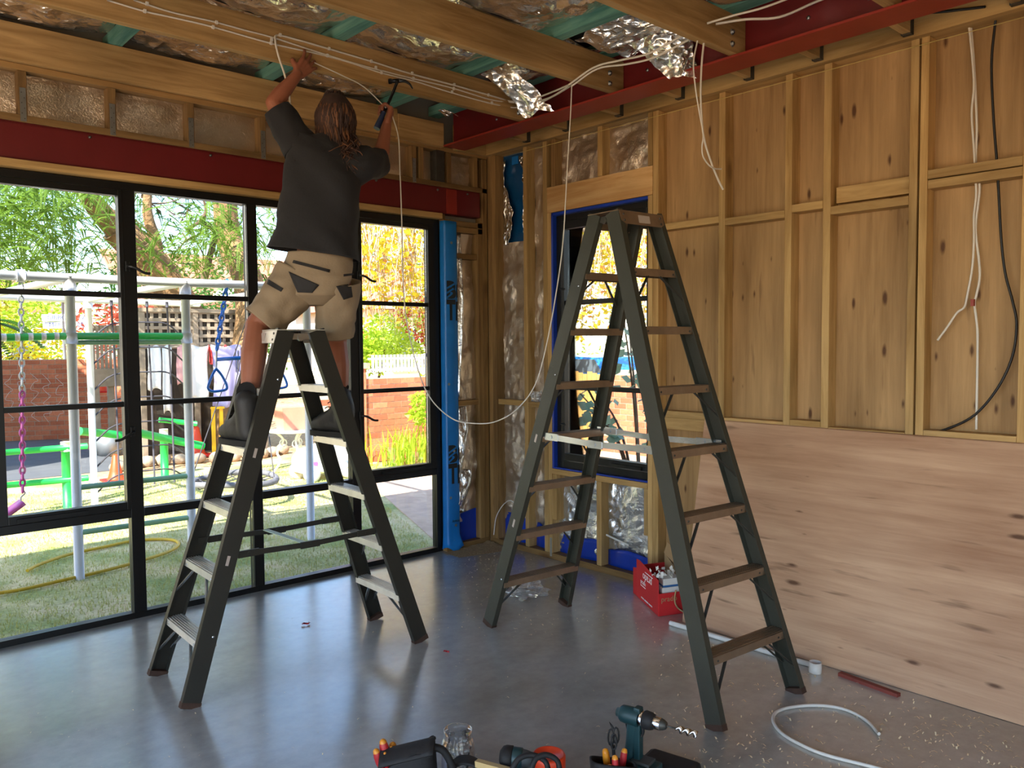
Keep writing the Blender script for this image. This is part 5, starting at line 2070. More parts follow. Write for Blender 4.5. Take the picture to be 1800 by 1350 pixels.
sg = empty('street_sign', (-.25, 16.5, G), 0, 'white street name sign with blue lettering on a pole', 'sign')
mat('sign_blue', '#2a3f86', .5)
mat('sign_white', '#e6e8ee', .4)
sp = px(112, 563, y=16.2)
MB().cyl((sp.x, 16.24, G), (sp.x, 16.24, 3.0), .035, 10).build('pole', 'steel_grey', sg)
for dz, dirv, txt in ((.0, Vector((.93, -.36, 0)), 'GIBBONS AV'), (-.17, Vector((.86, -.5, 0)), 'MARTHA ST')):
    dirv.normalize()
    c_ = Vector((sp.x + .05, 16.2, sp.z + .06 + dz))
    up_ = Vector((0, 0, 1))
    nr = dirv.cross(up_)
    MB().bar(c_ - dirv * .5, c_ + dirv * .5, .02, .155, side=nr).build('blade', 'sign_white', sg)
    lettering('lettering', txt, .13, c_ + nr * .012, dirv, up_, 'sign_blue', sg, 1.05)

# ------------------------------------------------------------------ swing frame and play gear
sw = empty('swing_frame', (-1.9, 2.8, G), 0, 'white galvanised swing and climbing frame on the lawn', 'play frame')


def post(x, y, z0, z1, r=.034, m='galv_white', nm='post'):
    o = MB().cyl((x, y, z0), (x, y, z1), r, 14).build(nm, m, sw)
    return o


def coll(p, r=.048, h_=.09, d=(0, 0, 1), par=None):
    d = Vector(d).normalized()
    MB().cyl(Vector(p) - d * h_ / 2, Vector(p) + d * h_ / 2, r, 14).build('clamp', 'galv_white', par or sw)


FP = [(-2.664, 1.482), (-1.86, 1.45), (-.855, 1.40)]
RP = [(-2.75, 4.15), (-1.84, 4.25), (-.75, 4.55)]
for (x, y) in FP:
    post(x, y, G, 2.09)
    coll((x, y, 2.06), .043, .1)
    coll((x, y, 1.67), .043, .08)
for (x, y) in RP:
    post(x, y, G, 2.09)
    coll((x, y, 2.06), .043, .1)
for a, b in (((-3.7, 1.515, 2.1), (-.75, 1.395, 2.1)), ((-3.7, 4.05, 2.1), (-.55, 4.62, 2.1))):
    MB().cyl(a, b, .033, 14).build('top_beam', 'galv_white', sw)
for (x, y), (x2, y2) in zip(FP, RP):
    MB().cyl((x, y, 2.1), (x2, y2, 2.1), .03, 12).build('cross_beam', 'galv_white', sw)
MB().cyl((FP[0][0] + .03, FP[0][1], 1.685), (FP[1][0] - .02, FP[1][1], 1.685), .026, 12).build('bar', 'play_green', sw)
MB().cyl((FP[0][0] + .03, FP[0][1] + .02, 1.64), (FP[1][0] - .02, FP[1][1] + .02, 1.64), .018, 12).build('bar', 'play_green_pale', sw)
mbd = MB().cyl((FP[0][0] - .03, FP[0][1], 1.685), (-3.5, 1.51, 1.665), .026, 12).build('bar', 'play_green', sw)
for i in range(9):
    t = i / 9
    c_ = Vector((FP[0][0] - .08 - t * .72, FP[0][1] + .025 * t, 1.685 - .02 * t))
    MB().cyl(c_, c_ + Vector((-.03, 0, 0)), .0268, 12).build('bar_stripe', 'white_paint', sw)
for z in (.59, .26):
    MB().cyl((FP[0][0], FP[0][1], z), (FP[1][0], FP[1][1], z), .021, 12).build('bar', 'play_green_pale', sw)
# swing hangers, chains
def chain(pts, link, r, m, par, nm='chain_link', lw=.55):
    P = [Vector(p) for p in pts]
    L_ = (P[1] - P[0]).length
    d = (P[1] - P[0]).normalized()
    n_ = int(L_ / (link * .78))
    s0, s1 = frame_of(d)
    for i in range(n_):
        c_ = P[0] + d * (i + .5) * (L_ / n_)
        ax = s0 if i % 2 else s1
        pp = [c_ + d * (link / 2 * math.cos(t)) + ax * (link * lw / 2 * math.sin(t)) for t in [j * math.pi / 5 for j in range(10)]]
        MB().tube(pp, r, 5, closed=True).build(nm, m, par)


for u in (35,):
    hx = Vector((-2.965, 1.49, 2.1))
    coll(hx, .045, .05, (1, 0, 0))
sn = empty('pink_swing', (-3.05, 1.5, .48), 0, 'pink plastic swing seat hanging on a half pink chain', 'swing')
chain([(-2.965, 1.49, 2.05), (-2.98, 1.495, 1.30)], .055, .006, 'galv_white', sn)
chain([(-2.98, 1.495, 1.30), (-3.0, 1.5, .60)], .055, .008, 'pink_plastic', sn)
MB().tube(smooth_path([(-3.0, 1.5, .62), (-2.985, 1.5, .59), (-3.01, 1.5, .565), (-3.01, 1.5, .53)], 4), .005, 6).build('hook', 'galv_white', sn)
MB().grid(lambda a, b: Vector((-3.0 - .42 * a, 1.43 + .15 * b, .53 - .16 * math.sin(min(1, a * 1.15) * math.pi * .5) + .0 * b)), 10, 2).build('seat', 'pink_plastic', sn, solid=.025)

tz = empty('trapeze', (-1.36, 1.43, 1.4), 0, 'blue trapeze bar with triangle rings on a blue chain', 'trapeze')
t0, t1 = px(400, 500, y=1.43), px(381, 615, y=1.43)
chain([t0 + Vector((0, 0, .03)), t1], .06, .009, 'blue_plastic', tz)
MB().cyl(px(381, 632, y=1.43), px(440, 628, y=1.43), .016, 10).build('bar', 'blue_plastic', tz)
tri = [px(u, v, y=1.43) for u, v in ((380, 648), (374, 658), (367, 675), (366, 683), (373, 688), (388, 687), (398, 684), (398, 676), (390, 660))]
MB().tube(smooth_path(tri + [tri[0]], 4)[:-1], .011, 8, closed=True).build('ring', 'blue_plastic', tz)
MB().cyl(t1, tri[0], .008, 6).build('strap', 'white_plastic', tz)
tri2 = [p + Vector((.52, 0, 0)) for p in tri]
MB().tube(smooth_path(tri2 + [tri2[0]], 4)[:-1], .011, 8, closed=True).build('ring', 'blue_plastic', tz)
chain([t0 + Vector((.52, 0, .03)), t1 + Vector((.52, 0, 0))], .06, .009, 'blue_plastic', tz)

# climbing net
nt_ = empty('climbing_net', (-1.4, 4.3, .1), 0, 'dark rope climbing net strung on the rear swing frame', 'net')
nx = [px(u, 700, y=4.3).x for u in (200, 262, 297)]
for x in nx:
    MB().tube([(x, 4.28, 2.08), (x + .01, 4.25, 1.2), (x, 4.2, .1)], .010, 6).build('rope', 'rope_dark', nt_)
for i in range(7):
    z = 1.85 - i * .27
    MB().tube(smooth_path([(-1.82, 4.25, z - .16), (nx[0], 4.27, z), (nx[1], 4.26, z + .02), (nx[2], 4.27, z), (-.78, 4.5, z - .16)], 4), .009, 6).build('rope', 'rope_dark', nt_)
for x in nx:
    MB().tube([(x, 4.28, 2.1), (x, 4.28, 2.04)], .016, 6).build('rope_tie', 'rope_dark', nt_)

# seesaw, low bars
ss = empty('seesaw', (-1.4, 4.9, G), 0, 'green metal seesaw and low rails beyond the climbing frame', 'seesaw')
for (b, t_) in (((120, 893), (120, 762)), ((290, 838), (289, 745))):
    P = px(*b, z=G)
    zt_ = .70 if b[0] == 120 else .62
    MB().cyl(P, P + Vector((0, 0, zt_ - .1)), .05, 12).build('post', 'play_green', ss)
    MB().cyl(P + Vector((0, 0, zt_ - .1)), P + Vector((0, 0, zt_)), .054, 12).build('post_cap', 'white_plastic', ss)
MB().cyl(px(140, 758, y=4.6), px(225, 766, y=5.0), .045, 10).build('beam', 'play_green', ss)
MB().cyl(px(228, 758, y=5.0), px(356, 784, y=5.4), .05, 10).build('beam', 'play_green', ss)
MB().cyl(px(280, 738, y=5.9), px(345, 745, y=5.9), .035, 10).build('beam', 'play_green', ss)
for a, b in (((-10, 797), (153, 784)), ((-10, 855), (155, 840))):
    MB().cyl(px(*a, y=4.4), px(*b, y=4.4), .032, 10).build('rail', 'play_green', ss)

# nest swing ring
mat('ring_grey', '#66666c', .8, 0, .2, 12)
ns = empty('nest_swing', (-.72, 3.3, .2), 0, 'round grey padded nest swing with rope web lying low', 'swing')
cN = Vector((-.72, 3.35, .19))
ring = [cN + Vector((.44 * math.cos(t), .44 * math.sin(t), .02 * math.sin(2 * t))) for t in [i * 6.283 / 28 for i in range(28)]]
MB().tube(ring, .032, 10, closed=True).build('ring', 'ring_grey', ns)
for i in range(7):
    o = -.36 + i * .12
    hl = math.sqrt(max(.01, .43 ** 2 - o * o))
    MB().tube([cN + Vector((o, -hl, 0)), cN + Vector((o, 0, -.06)), cN + Vector((o, hl, 0))], .006, 5).build('rope', 'rope_dark', ns)
    MB().tube([cN + Vector((-hl, o, 0)), cN + Vector((0, o, -.06)), cN + Vector((hl, o, 0))], .006, 5).build('rope', 'rope_dark', ns)
for a in (.8, 2.4, 3.9, 5.5):
    p = cN + Vector((.44 * math.cos(a), .44 * math.sin(a), .03))
    MB().tube([p, Vector((-.62, 3.0, 2.05))], .006, 5).build('hanger_rope', 'rope_dark', ns)

# hose
hp = [(-20, 1045), (40, 1036), (110, 1020), (180, 1004), (250, 985), (300, 968), (314, 955), (295, 948), (240, 950), (180, 962), (120, 975), (70, 992), (48, 1003)]
tag(MB().tube(smooth_path([px(u, v, z=G + .02) for u, v in hp], 6), .013, 8).build('garden_hose', 'hose_yellow'), 'yellow garden hose looped on the shaded lawn', 'hose')


# cones
def cone(u, v, h_, lab, m='cone_orange', y=None):
    p = px(u, v, z=G) if y is None else Vector((px(u, v, y=y).x, y, px(u, v, y=y).z))
    e = empty('traffic_cone', p, .3, lab, 'cone', 'traffic cones')
    MB().lathe([(h_ * .32, .03), (h_ * .28, .04), (h_ * .2, h_ * .4), (h_ * .1, h_ * .95), (h_ * .06, h_), (0, h_)], 18, p).build('body', m, e)
    b = h_ * .45
    MB().box((p.x - b, p.y - b, p.z), (p.x + b, p.y + b, p.z + .03)).build('base', 'cone_red', e, .006)
    return e


cone(204, 846, .34, 'orange cone between the swing posts beside the tall window mullion')
cone(346, 802, .46, 'orange cone standing before the thick tree trunk')
cone(180, 690, .30, 'small yellow topped orange cone on the brick ledge', y=9.5)

# lattice fence with clothes line in front
mat('board_shade', '#3b3129', .9, 0, .2, 6)  # dark tone holds the shade seen through the lattice
la = empty('lattice_fence', (.75, 8.0, G), 0, 'weathered brown lattice topped fence behind the washing', 'fence')
for i in range(15):
    x = -.15 + i * .125
    bx('slat', 'lattice_grey', (x, 7.99, 1.6), (x + .05, 8.0, 2.14), la)
for i in range(5):
    z = 1.62 + i * .125
    bx('slat', 'lattice_grey', (-.15, 7.975, z), (1.7, 7.989, z + .05), la)
for x in (-.2, .62, 1.66):
    bx('post', 'lattice_grey', (x, 7.96, G), (x + .08, 8.04, 2.2), la)
bx('rail', 'lattice_grey', (-.2, 7.95, 2.14), (1.74, 8.05, 2.2), la)
for i in range(12):
    bx('board', 'board_shade', (-.15 + i * .152, 8.012, G), (-.004 + i * .152, 8.03, 2.12), la)  # boards carried up dark behind the slats, standing in for shade there
# grey timber gate and slats left of the lattice
gt = empty('timber_gate', (.2, 8.6, G), 0, 'weathered slatted timber gate beside the brick pillar', 'gate')
for i in range(9):
    x = -.62 + i * .062
    bx('slat', 'lattice_grey', (x, 8.9, 1.25), (x + .04, 8.92, 1.95), gt)
bx('rail', 'lattice_grey', (-.68, 8.92, 1.86), (-.02, 8.95, 1.95), gt)
bx('planter_board', 'lattice_grey', (-.7, 8.85, .98), (-.02, 8.95, 1.26), gt)
for x in (-.62, -.4):
    bx('post', 'lattice_grey', (x, 8.9, G), (x + .09, 8.98, 1.0), gt)
bx('orange_panel', 'cone_orange', (.1, 8.86, .55), (.3, 8.9, 1.15), gt)

cl = empty('clothes_line', (.4, 7.14, G), 0, 'timber rail clothes line strung between two posts', 'clothes line')
MB().cyl((-.63, 7.14, 1.6), (1.42, 7.14, 1.58), .022, 8).build('line', 'lattice_grey', cl)
for x in (-.63, 1.37):
    bx('post', 'lattice_grey', (x, 7.12, G), (x + .06, 7.18, 1.62), cl)
random.seed(8)
garments = [('cream sheet with soft folds hanging by the swing post', 'cream_sheet', -.24, .18, .62), ('white striped towel hanging beside the cream sheet', 'cream_sheet', -.05, .14, .95),
            ('pale pink top hanging in the middle of the washing', 'pink_cloth', .16, .17, .55), ('large white sheet hanging in the middle of the washing', 'cream_sheet', .28, .36, .78),
            ('small red sock hanging on the clothes line', 'red_cloth', .63, .06, .26), ('lilac sheet hanging next to the tree trunk', 'lilac_sheet', .68, .46, .92),
            ('coral singlet hanging before the lilac sheet', 'red_cloth', .84, .08, .45), ('dark sock hanging before the lilac sheet', 'dark_cloth', 1.03, .07, .38), ('white shirt at the end of the clothes line', 'cream_sheet', 1.18, .28, .7)]
for i, (lab, m_, x0, wd, ln) in enumerate(garments):
    yy = 7.09 - .02 * (i % 3)
    x0 -= .13
    o = MB().grid(lambda a, b: Vector((x0 + wd * (a + .05 * math.sin(b * 5 + i)) * (1 - .12 * b * (i % 2)), yy - .03 * math.sin(a * 9 + i * 2) * (.3 + b) - .01, 1.61 - ln * b - .02 * math.sin(a * 7 + i))), 12, 14).build('hanging_laundry', m_, solid=.004)
    tag(o, lab, 'laundry', 'washing on the clothes line')

# edging, pots, small things
ed = empty('garden_edging', (.2, 6.6, G), 0, 'rough stone garden edging along the sunny dirt strip', 'edging')
random.seed(14)
for i in range(12):
    x = -.9 + i * .22
    y = 6.75 + .2 * math.sin(i * .6)
    MB().ell((x, y, G + .06), .12, .09, random.uniform(.07, .1), 8, 6).build('stone', 'stone_edge', ed)
bk = empty('bucket', px(192, 800, z=G), 0, 'grey plastic bucket by the brick pillar', 'bucket')
pb = px(192, 800, z=G)
MB().lathe([(.0, 0), (.15, 0), (.18, .34), (.19, .34), (.165, .02), (0, .02)], 20, pb).build('tub', 'steel_grey', bk)
ca = empty('clothes_airer', (.25, 7.0, G), 0, 'yellow folding stand under the washing', 'stand')
for x in (.5, .62):
    MB().bar((x, 6.95, G), (x + .02, 7.0, .7), .05, .03, side=(1, 0, 0)).build('leg', 'yellow_plastic', ca)
MB().bar((.48, 6.98, .68), (.68, 6.98, .68), .04, .03).build('top_rail', 'yellow_plastic', ca)
tb = empty('garden_table', (.75, 4.9, G), 0, 'white wrought iron garden table beneath the terracotta trough', 'table')
MB().lathe([(0, 0), (.30, 0), (.31, .012), (.30, .025), (0, .025)], 28, (.74, 4.9, .47)).build('top', 'white_paint', tb)
for a in (.4, 2.5, 4.6):
    cx_, sy_ = math.cos(a), math.sin(a)
    MB().tube(smooth_path([(.74 + .22 * cx_, 4.9 + .22 * sy_, .47), (.74 + .12 * cx_, 4.9 + .12 * sy_, .36), (.74 + .2 * cx_, 4.9 + .2 * sy_, .2), (.74 + .16 * cx_, 4.9 + .16 * sy_, .08), (.74 + .26 * cx_, 4.9 + .26 * sy_, G)], 5), .016, 8).build('leg', 'white_paint', tb)
    MB().tube([(.74 + .12 * cx_ + .05 * math.cos(t), 4.9 + .12 * sy_, .32 + .05 * math.sin(t)) for t in [i * .7 for i in range(9)]], .009, 6, closed=True).build('scroll', 'white_paint', tb)
tp = MB()
tp.add([(.57, 4.78, .497), (.90, 4.78, .497), (.90, 5.0, .497), (.57, 5.0, .497), (.53, 4.75, .80), (.94, 4.75, .80), (.94, 5.03, .80), (.53, 5.03, .80), (.55, 4.77, .80), (.92, 4.77, .80), (.92, 5.01, .80), (.55, 5.01, .80), (.58, 4.8, .74), (.89, 4.8, .74), (.89, 4.98, .74), (.58, 4.98, .74)],
       [(0, 3, 2, 1), (0, 1, 5, 4), (1, 2, 6, 5), (2, 3, 7, 6), (3, 0, 4, 7), (4, 5, 9, 8), (5, 6, 10, 9), (6, 7, 11, 10), (7, 4, 8, 11), (8, 9, 13, 12), (9, 10, 14, 13), (10, 11, 15, 14), (11, 8, 12, 15), (12, 13, 14, 15)])
tag(tp.build('planter_trough', 'terracotta'), 'terracotta planter trough on the white garden table', 'planter')

tcar = empty('toy_car', (.85, 4.2, G), 0, 'white and pink ride on toy car parked on the patio', 'toy car')
bp_ = [(.47, .02), (.46, .2), (.55, .3), (.72, .34), (.85, .36), (1.0, .36), (1.12, .30), (1.18, .2), (1.18, .02)]
MB().prism([(x, 4.05, z) for x, z in bp_], (0, .36, 0)).build('body', 'white_paint', tcar, .03)
for (x, z0, z1) in ((.5, .12, .17), (.98, .02, .06)):
    MB().box((x, 4.035, z0), (x + .14, 4.05, z1)).build('trim', 'pink_plastic', tcar, .004)
for x in (.56, 1.06):
    for y in (4.02, 4.40):
        wh = MB().lathe([(.03, -.015), (.06, -.02), (.10, -.015), (.105, 0), (.105, .05), (.10, .055)], 18, (x, y, G + .105), (0, 1, 0), True).build('wheel', 'white_plastic', tcar)
MB().tube(smooth_path([(.72, 4.1, .34), (.78, 4.1, .5), (1.0, 4.1, .52), (1.05, 4.1, .34)], 4), .015, 8).build('roll_bar', 'pink_plastic', tcar)
MB().lathe([(.05, 0), (.06, .01), (.05, .02)], 16, (.82, 4.22, .44), (-.5, 0, .8)).build('steering_wheel', 'pink_plastic', tcar)
# ------------------------------------------------------------------ small things on the floor
mat('carton_red', '#c8262a', .55, 0, .06, 6)
mat('cardboard', '#a98a63', .85, 0, .1, 8)
mat('carton_white', '#dcd9d3', .6)
mat('carton_blue', '#2d5f96', .6)
mat('clear_plastic', '#e8ecf2', .12, 0, spec=.8)
mat('shaving', '#e6d6b2', .8, 0, .25, 3)
mat('red_scrap', '#b01f2a', .4)
mat('red_timber', '#7d3a30', .8, 0, .2, 8)
mat('jar_plastic', '#ffffff', .05)
mat('tool_black', '#141416', .7, 0, .2, 10, .2, 50)
mat('tool_teal', '#173b40', .45, 0, .15, 10)
mat('tool_grey', '#3f4547', .55, 0, .15, 14)
mat('handle_red', '#b3242a', .4)
mat('handle_yellow', '#e0902a', .4)
mat('handle_amber', '#d98a1c', .4)
mat('lid_red', '#e0431f', .4)
mat('chrome', '#c8c9cc', .18, 1.)
mat('stick_wood', '#c9ab74', .7)
mat('label_blue', '#b9c6e6', .6)
k = NT('film')
k.t.nodes.remove(k.b)
t_ = k.n('BsdfTransparent')
g_ = k.n('BsdfGlossy', Roughness=.12)
d_ = k.n('BsdfDiffuse')
m1 = k.n('MixShader', Fac=.5)
m2 = k.n('MixShader', Fac=.45)
k.l(g_.outputs[0], m1.inputs[1])
k.l(d_.outputs[0], m1.inputs[2])
k.l(t_.outputs[0], m2.inputs[1])
k.l(m1.outputs[0], m2.inputs[2])
k.l(m2.outputs[0], k.out.inputs[0])
MATS['film'] = k.m
glassmat('jar_clear', (.97, .98, .985), .03)

# open red carton
c0, cl_, cr_ = px(1158, 1084, z=0), px(1120, 1048, z=0), px(1209, 1077, z=0)
ev = (cl_ - c0)
ew = (cr_ - c0)
box_c = empty('carton', c0 + (ev + ew) * .5, 0, 'open red cardboard carton with white lettering by the wall frame', 'carton')
box_c.matrix_world = Matrix.Translation(c0 + (ev + ew) * .5)


def panel(name, m, pts, par=box_c, th=.004):
    P = [Vector(p) for p in pts]
    n_ = (P[1] - P[0]).cross(P[2] - P[0]).normalized()
    return MB().prism(P, n_ * th).build(name, m, par)


hA, hB = .24, .145
u0 = Vector((0, 0, .002))
sideA = panel('side', 'carton_red', [c0 + u0, c0 + UP * .215, cl_ + UP * .245 + (c0 - cl_) * .15, cl_ + UP * .24, cl_ + u0])
sideB = panel('side', 'carton_red', [c0 + u0, c0 + ew + u0, c0 + ew + UP * .135, c0 + UP * .135])
panel('side', 'carton_red', [cl_ + u0, cl_ + ew + u0, cl_ + ew + UP * .2, cl_ + UP * .2])
panel('side', 'cardboard', [c0 + ew + u0, c0 + ew + ev + u0, c0 + ew + ev + UP * .26, c0 + ew + UP * .16])
panel('flap', 'cardboard', [c0 + ew + ev + UP * .26, c0 + ew + ev * .1 + UP * .22, c0 + ew * 1.05 + ev * .2 + UP * .30, c0 + ew * 1.05 + ev * .9 + UP * .34])
panel('flap', 'carton_red', [cl_ + ev * .02 + u0, cl_ + ev * .16 - ew * .03 + u0, cl_ + ev * .16 - ew * .03 + UP * .17, cl_ + ev * .02 + UP * .18])
evn, ewn = ev.normalized(), ew.normalized()
nA = evn.cross(UP).normalized()
if nA.dot(CAM - c0) < 0:
    nA = -nA
# print on the long side is upside down, as the carton stands on its lid
cA = c0 + ev * .48 + nA * .0045
vs_, fs_ = text_mesh('prado', .075)


def printed(txt, size, c_, right, up, nrm, par, m='white_print', sx=1.):
    v2, f2 = text_mesh(txt, size, .0004)
    b_ = MB().add([Vector(c_) + right * p.x * sx + up * p.y + nrm * (p.z + .001) for p in v2], f2)
    return b_.build('lettering', m, par)


printed('prado', .070, cA + UP * .165 + evn * .0, evn, -UP, nA, sideA)
printed('prado', .040, cA + UP * .125 + evn * .075, -evn, UP, nA, sideA)
MB().add([cA + evn * a + UP * z + nA * .0012 for a, z in ((.03, .098), (.12, .098), (.12, .103), (.03, .103))], [(0, 1, 2, 3)]).build('lettering_rule', 'white_print', sideA, solid=.0006)
MB().add([cA + evn * a + UP * z + nA * .0012 for a, z in ((-.10, .198), (.04, .198), (.04, .203), (-.10, .203))], [(0, 1, 2, 3)]).build('lettering_rule', 'white_print', sideA, solid=.0006)
for i, (a0, a1) in enumerate(((-.09, -.03), (-.02, .05), (.06, .11))):
    MB().add([cA + evn * a + UP * z + nA * .0012 for a, z in ((a0, .022), (a1, .022), (a1, .030), (a0, .030))], [(0, 1, 2, 3)]).build('lettering_rule', 'white_print', sideA, solid=.0006)
printed('prado', .045, c0 + ew * .34 + UP * .10 - evn * .0048, ewn, UP, -evn, sideB, 'cardboard')
MB().add([c0 + ewn * a + UP * z - evn * .0055 for a, z in ((.17, .02), (.235, .02), (.235, .075), (.17, .075))], [(0, 1, 2, 3)]).build('label', 'cardboard', sideB, solid=.0006)
# cartons and packing inside
i0 = c0 + ewn * .03 + evn * .02
b1 = MB().prism([i0 + UP * .10, i0 + ewn * .12 + UP * .10, i0 + ewn * .12 + evn * .09 + UP * .10, i0 + evn * .09 + UP * .10], UP * .06).build('small_carton', 'carton_white')
tag(b1, 'lower small white carton inside the open red carton', 'carton')
i1 = i0 + ewn * .01 + evn * .005 + UP * .1605
b2 = MB().prism([i1, i1 + ewn * .11, i1 + ewn * .11 + evn * .08, i1 + evn * .08], UP * .05).build('small_carton', 'carton_white')
tag(b2, 'upper small white carton with blue band inside the red carton', 'carton')
MB().prism([i1 + ewn * -.0006 - evn * .0006, i1 + ewn * .1106 - evn * .0006, i1 + ewn * .1106 + evn * .0806, i1 + ewn * -.0006 + evn * .0806], UP * .012).build('band', 'carton_blue', b2)
random.seed(17)
pk = MB()
for i in range(34):
    c_ = i1 + ewn * random.uniform(-.05, .10) + evn * random.uniform(.0, .12) + UP * random.uniform(.052, .085)
    d1 = Vector((random.gauss(0, 1), random.gauss(0, 1), random.gauss(0, 1))).normalized() * .022
    d2 = Vector((random.gauss(0, 1), random.gauss(0, 1), random.gauss(0, 1))).normalized() * .018
    pk.add([c_, c_ + d1, c_ + d1 + d2, c_ + d2 * 1.2], [(0, 1, 2), (0, 2, 3)])
tag(pk.build('packing_scraps', 'carton_white', solid=.001), 'loose white packing scraps heaped on the small cartons', 'packing', kind='stuff')
tag(MB().tube(smooth_path([c0 + ewn * .11 - evn * .012 + UP * .15, c0 + ewn * .10 - evn * .016 + UP * .09, c0 + ewn * .125 - evn * .02 + UP * .04, c0 + ewn * .19 - evn * .06 + UP * .006, c0 + ewn * .25 - evn * .09 + UP * .004], 5), .005, 6).build('paper_strap', 'cardboard'), 'torn beige paper strap trailing over the red carton', 'strap')

# white conduit, fitting, red batten, cable coil
pa_, pb_ = px(1178, 1095, z=.014), px(1424, 1168, z=.014)
cd_ = MB().tube([pa_, pb_], .0135, 12).build('conduit_pipe', 'white_plastic')
tag(cd_, 'white plastic conduit pipe lying along the foot of the plywood', 'pipe')
pc = px(1433, 1182, z=0)
tag(MB().lathe([(.0, .0), (.029, 0), (.030, .002), (.030, .052), (.026, .052), (.026, .006), (0, .006)], 24, pc).build('pipe_fitting', 'white_plastic'), 'short white pipe coupling standing upright beside the conduit end', 'pipe fitting')
ra_, rb_ = px(1476, 1184, z=.008), px(1580, 1222, z=.008)
tag(MB().bar(ra_, rb_, .028, .016, side=(rb_ - ra_).cross(UP)).build('timber_offcut', 'red_timber'), 'thin reddish timber offcut lying at the foot of the plywood', 'timber')
lp = [(1545, 1290), (1522, 1266), (1485, 1247), (1440, 1240), (1392, 1243), (1365, 1252), (1359, 1267), (1372, 1287), (1402, 1306), (1452, 1327), (1545, 1351), (1640, 1380)]
cable('stiff white cable offcut curled on the concrete floor', [px(u, v, z=.008) for u, v in lp], .0072, 'white_cable', 8)

# film bags


def film_bag(name, label, c, r, seed, amp=.5, m='film', flat=.45):
    c = Vector(c)

    def fn(a, b):
        th, ph = math.pi * b, 2 * math.pi * a
        q = Vector((math.sin(th) * math.cos(ph), math.sin(th) * math.sin(ph), math.cos(th)))
        s_ = 1 + amp * mnoise.noise(q * 2.2 + Vector((seed, 0, 0))) + amp * .5 * mnoise.noise(q * 5 + Vector((0, seed, 0)))
        p = Vector((q.x * r * s_ * 1.3, q.y * r * s_, (q.z * s_ + .75) * r * flat))
        p.z = max(p.z, .001)
        return c + p
    o = MB().grid(fn, 40, 26, smooth=False).build(name, m)
    return tag(o, label, 'plastic bag')


film_bag('plastic_bag', 'crumpled clear plastic bag lying between the taller ladder feet', px(930, 1046, z=0), .085, 2, .75)
film_bag('plastic_bag', 'crumpled clear plastic tucked on the noggin near the corner', (.03, -.545, 1.166), .05, 5, .6, flat=.8)
for i, (u, v, ln) in enumerate(((538, 1097, .05), (785, 1146, .022))):
    p = px(u, v, z=.006)
    o = MB().grid(lambda a, b: p + Vector((ln * (a - .5), .02 * (b - .5) + .008 * math.sin(a * 7), .004 + .004 * math.sin(a * 9 + b * 4))), 8, 3).build('plastic_scrap', 'red_scrap', solid=.001)
    tag(o, ('longer torn red plastic scrap on the floor under the shorter ladder', 'tiny red plastic scrap on the floor between the ladders')[i], 'scrap')

# shavings
random.seed(23)
sv, sf = [], []


def flake(p, s):
    a = random.random() * 6.283
    d = Vector((math.cos(a), math.sin(a), 0)) * s
    n_ = Vector((-d.y, d.x, 0)) * random.uniform(.3, .6)
    h_ = s * random.uniform(.15, .7)
    o = len(sv)
    sv.extend([p - d, p - d + n_, p + UP * h_, p + UP * h_ + n_, p + d, p + d + n_])
    sf.extend([(o, o + 1, o + 3, o + 2), (o + 2, o + 3, o + 5, o + 4)])


for i in range(640):
    flake(px(random.uniform(1150, 1800), 1350 - 290 * random.random() ** 1.2, z=.001), random.uniform(.004, .012))
for i in range(60):
    flake(px(random.gauss(1690, 60), random.gauss(1290, 25), z=.001), random.uniform(.004, .013))
for i in range(520):
    flake(px(random.gauss(870, 55), random.gauss(985, 22), z=.001), random.uniform(.003, .007))
for i in range(260):
    flake(px(random.uniform(760, 1150), random.uniform(980, 1120), z=.001), random.uniform(.003, .008))
for i in range(90):
    flake(px(random.uniform(50, 1150), random.uniform(1080, 1350), z=.001), random.uniform(.003, .008))
sv2, sf2 = [], []
ok = lambda p: p.x < -.03 and p.y < -.01 and not (p.x > -.45 and p.y < -2.0)
for f_ in range(0, len(sf), 2):
    idx = sf[f_][0]
    if ok(sv[idx]):
        o = len(sv2)
        sv2 += sv[idx:idx + 6]
        sf2 += [(o, o + 1, o + 3, o + 2), (o + 2, o + 3, o + 5, o + 4)]
me = bpy.data.meshes.new('wood_shavings')
me.from_pydata([tuple(p) for p in sv2], [], sf2)
me.materials.append(MATS['shaving'])
so2 = bpy.data.objects.new('wood_shavings', me)
COL.objects.link(so2)
tag(so2, 'pale wood shavings and sawdust scattered over the concrete floor', 'shavings', kind='stuff')
dust = MB()
dust.grid(lambda a, b: Vector((-.02 - .46 * a, -.012 - .30 * b * (1 - .35 * a), .002 + .016 * max(0, (1 - a)) * max(0, 1 - b * 1.3) * (1 + mnoise.noise(Vector((a * 9, b * 9, 0)))))), 20, 20)
mat('sawdust', '#a8906a', .95, 0, .3, 60, .5, 120)
tag(dust.build('sawdust_heap', 'sawdust'), 'low drift of sawdust swept into the room corner', 'sawdust', kind='stuff')

# ------------------------------------------------------------------ tools at the bottom edge
def ground_at(u, v):
    return px(u, v, z=0)


RT, FW = _r2.copy(), Vector((_fwd.x, _fwd.y, 0)).normalized()
RT = Vector((RT.x, RT.y, 0)).normalized()

# tool pouch with insulated screwdrivers
g0 = ground_at(718, 1405)
tp_ = empty('tool_pouch', g0, 0, 'black fabric tool pouch standing beside the clear jar', 'tool pouch')


